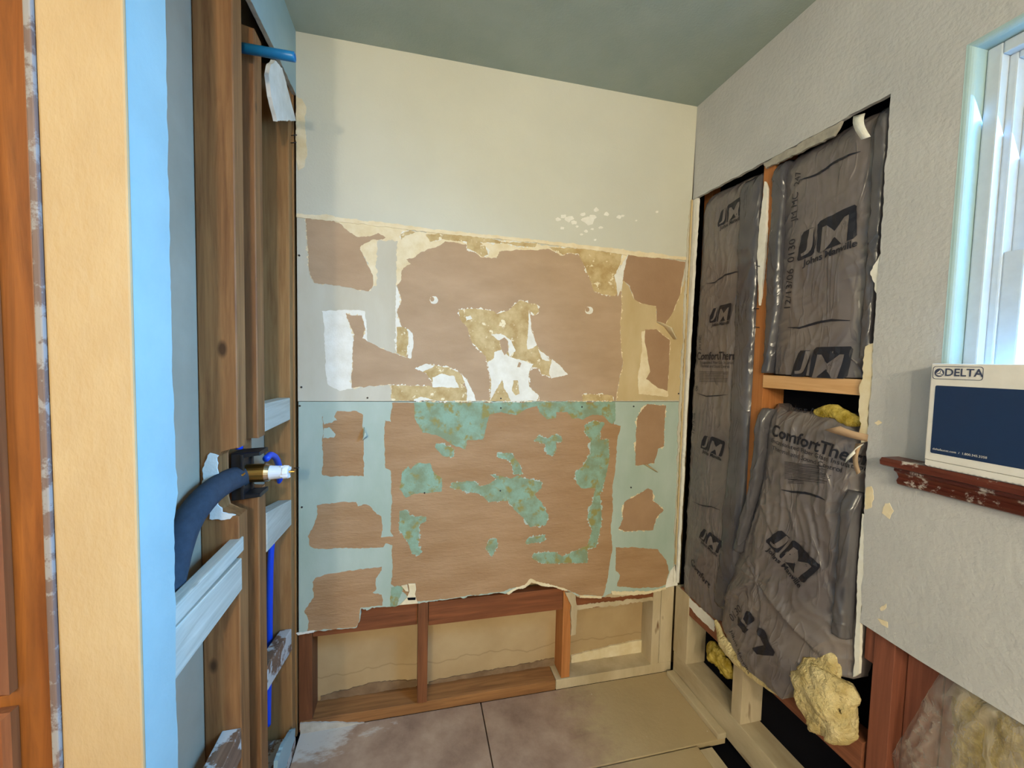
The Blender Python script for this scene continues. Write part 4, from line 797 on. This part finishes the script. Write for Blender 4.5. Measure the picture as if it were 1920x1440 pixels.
def fluff(name, pts, r, mat, parent, seed, squash=(0.6, 1, 1), amp=0.35, sub=4):
    # lumpy tuft: one closed mesh around a chain of points
    bm = bmesh.new(); A = [Vector(p) for p in pts]; n = 70; m = 44
    rings = []
    for i in range(n+1):
        t = i/n; k = min(int(t*(len(A)-1)), len(A)-2); f = t*(len(A)-1)-k; c = A[k].lerp(A[k+1], f)
        d = (A[k+1]-A[k]).normalized(); a = d.cross(Vector((1, 0.1, 0.05))).normalized(); b = d.cross(a)
        rr = r*(max(0.04, sin(pi*min(1, max(0, 0.04+0.92*t))))**0.6)
        ring = []
        for j in range(m):
            th = 2*pi*j/m; p = a*cos(th)+b*sin(th); p = Vector((p.x*squash[0], p.y*squash[1], p.z*squash[2]))
            nn = noise.noise((c+p*r)*18+Vector((seed, 0, 0)))+0.35*noise.noise((c+p*r)*45+Vector((0, seed, 0)))+0.14*noise.noise((c+p*r)*120+Vector((0, seed, 3)))+0.10*noise.noise((c+p*r)*300)
            ring.append(bm.verts.new(c+p*rr*(1+amp*nn*1.6)))
        rings.append(ring)
    for a, b in zip(rings, rings[1:]):
        for j in range(m): bm.faces.new((a[j], a[(j+1) % m], b[(j+1) % m], b[j]))
    bm.faces.new(rings[0]); bm.faces.new(rings[-1]); return from_bm(name, bm, mat, parent, None, True)
fluff('fibre_tuft', [(W-0.006, -0.70, 0.60), (W-0.022, -0.685, 0.53), (W-0.030, -0.69, 0.47), (W-0.020, -0.735, 0.43), (W-0.012, -0.765, 0.405)], 0.062, 'fiber', b3e, 3.0)
fluff('fibre_tuft', [(W-0.022, -0.625, 0.435), (W-0.034, -0.665, 0.455), (W-0.03, -0.72, 0.50), (W-0.005, -0.765, 0.54)], 0.056, 'fiber', b3e, 5.0)
fluff('fibre_tuft', [(W-0.012, -0.66, 0.50), (W-0.026, -0.70, 0.455), (W-0.022, -0.735, 0.435), (W-0.012, -0.768, 0.41)], 0.070, 'fiber', b3e, 6.0)
fluff('fibre_tuft', [(W-0.028, -0.282, 0.425), (W-0.034, -0.33, 0.383), (W-0.036, -0.40, 0.368), (W-0.036, -0.47, 0.366), (W-0.032, -0.58, 0.378)], 0.024, 'fiber', b3e, 7.0)
fluff('fibre_tuft', [(W+0.03, -0.185, 0.255), (W+0.03, -0.25, 0.24), (W+0.03, -0.32, 0.228)], 0.042, 'fiber_y', b3e, 9.0, amp=0.6)
fluff('fibre_tuft', [(W+0.02, -0.58, 1.245), (W+0.02, -0.65, 1.248), (W+0.02, -0.72, 1.232)], 0.022, 'fiber_y', b3e, 11.0)

# clear plastic wrapped batt under the cut board
b4e = tag(empty('insulation_batt', (XF, -0.95, 0.40)), 'yellow insulation under torn clear plastic film below the cut board', 'insulation', GRP)
b4 = Batt([(0.2, -0.92), (0.8, -0.92)], [(0.2, -1.16), (0.8, -1.16)], [(-1.2, 0.76), (-0.9, 0.74)], [(-1.2, 0.2), (-0.9, 0.2)], XF+0.036, 12.2, 0.016, 0.02)
b4.mesh('fibre_core', b4e, 'fiber_y', 30, 50, 0.02)
b5 = Batt([(0.2, -0.868), (0.40, -0.846), (0.53, -0.826), (0.60, -0.855), (0.69, -0.90), (0.8, -0.905)], [(0.2, -1.16), (0.8, -1.16)], [(-1.2, 0.73), (-0.905, 0.712), (-0.82, 0.54)], [(-1.2, 0.2), (-0.8, 0.2)], XF+0.004, 13.7, 0.012, 0.018)
b5.mesh('plastic_film', b4e, 'film', 34, 60, 0.004)

# ------------------------------------------------------------------ faucet carton on the sill
XB0 = W-0.050; by1, by0, bz0, bz1 = -0.897, -1.20, 1.181, 1.387
bx = tag(empty('faucet_box', (XB0+0.03, -1.05, 1.166)), 'white and navy faucet carton standing on the dark red windowsill', 'box')
box('carton', (XB0, by0, bz0), (XB0+0.075, by1, bz1), 'box_white', bx, 0.002)
prism('serrated_flap', [(by1-0.004, bz0)] + [(by1-0.004-0.0045*k, bz0-(0.013 if k % 2 else 0.0105)) for k in range(66)] + [(by1-0.004-0.0045*65, bz0)], 0, XB0-0.0035, XB0-0.0008, 'box_white', bx)
box('carton_base', (XB0+0.001, by0, 1.1665), (XB0+0.074, by1-0.006, bz0-0.0005), 'box_white', bx, 0.001)
def rrect(y1, y0, z0, z1, r, n=5):
    pts = []
    for cy, cz, a0 in ((y1-r, z1-r, 0), (y0+r, z1-r, pi/2), (y0+r, z0+r, pi), (y1-r, z0+r, 1.5*pi)):
        for k in range(n+1): pts.append((cy+r*cos(a0+pi/2*k/n), cz+r*sin(a0+pi/2*k/n)))
    return pts
prism('printed_panel', rrect(by1-0.010, by0+0.010, bz0+0.016, bz1-0.046, 0.003), 0, XB0-0.0006, XB0+0.001, 'box_blue', bx)
o1 = rrect(-0.9005, -0.981, 1.3545, 1.3815, 0.005); o2 = rrect(-0.9015, -0.980, 1.3555, 1.3805, 0.0045)
bm = bmesh.new(); va_ = [bm.verts.new((XB0-0.0006, y, z)) for y, z in o1]; vb_ = [bm.verts.new((XB0-0.0006, y, z)) for y, z in o2]
for k in range(len(va_)): bm.faces.new((va_[k], va_[(k+1) % len(va_)], vb_[(k+1) % len(vb_)], vb_[k]))
from_bm('printed_border', bm, 'box_ink', bx)
prism('printed_emblem', [(-0.9115+0.0080*cos(2*pi*k/24), 1.368+0.0088*sin(2*pi*k/24)) for k in range(24)], 0, XB0-0.0007, XB0+0.001, 'box_ink', bx)
prism('printed_emblem', [(-0.906, 1.3655), (-0.914, 1.3745), (-0.9125, 1.368)], 0, XB0-0.0011, XB0, 'box_white', bx)
prism('printed_emblem', [(-0.9135, 1.3665), (-0.9155, 1.3735), (-0.9185, 1.3645)], 0, XB0-0.0011, XB0, 'box_white', bx)
prism('printed_emblem', [(-0.9065, 1.3640), (-0.9125, 1.3660), (-0.9175, 1.3628), (-0.9120, 1.3618)], 0, XB0-0.0011, XB0, 'box_white', bx)
def box_text(s, size, y_left, zc, mat, bold=0.0, sx=1.0, name='printed_text'):
    bm = text_bm(s, size, 0, bold); x0 = min(v.co.x for v in bm.verts)
    for v in bm.verts: v.co = (XB0-0.0012, y_left-(v.co.x-x0)*sx, zc+v.co.y)
    me = bpy.data.meshes.new(name); bm.to_mesh(me); bm.free(); return link(name, me, mat, bx)
box_text('DELTA', 0.0215, -0.9220, 1.3685, 'box_ink', 0.0004, 0.93)
box_text('deltafaucet.com  /  1.800.345.3358', 0.0062, -0.911, 1.2065, 'box_white', 0, 1.0)
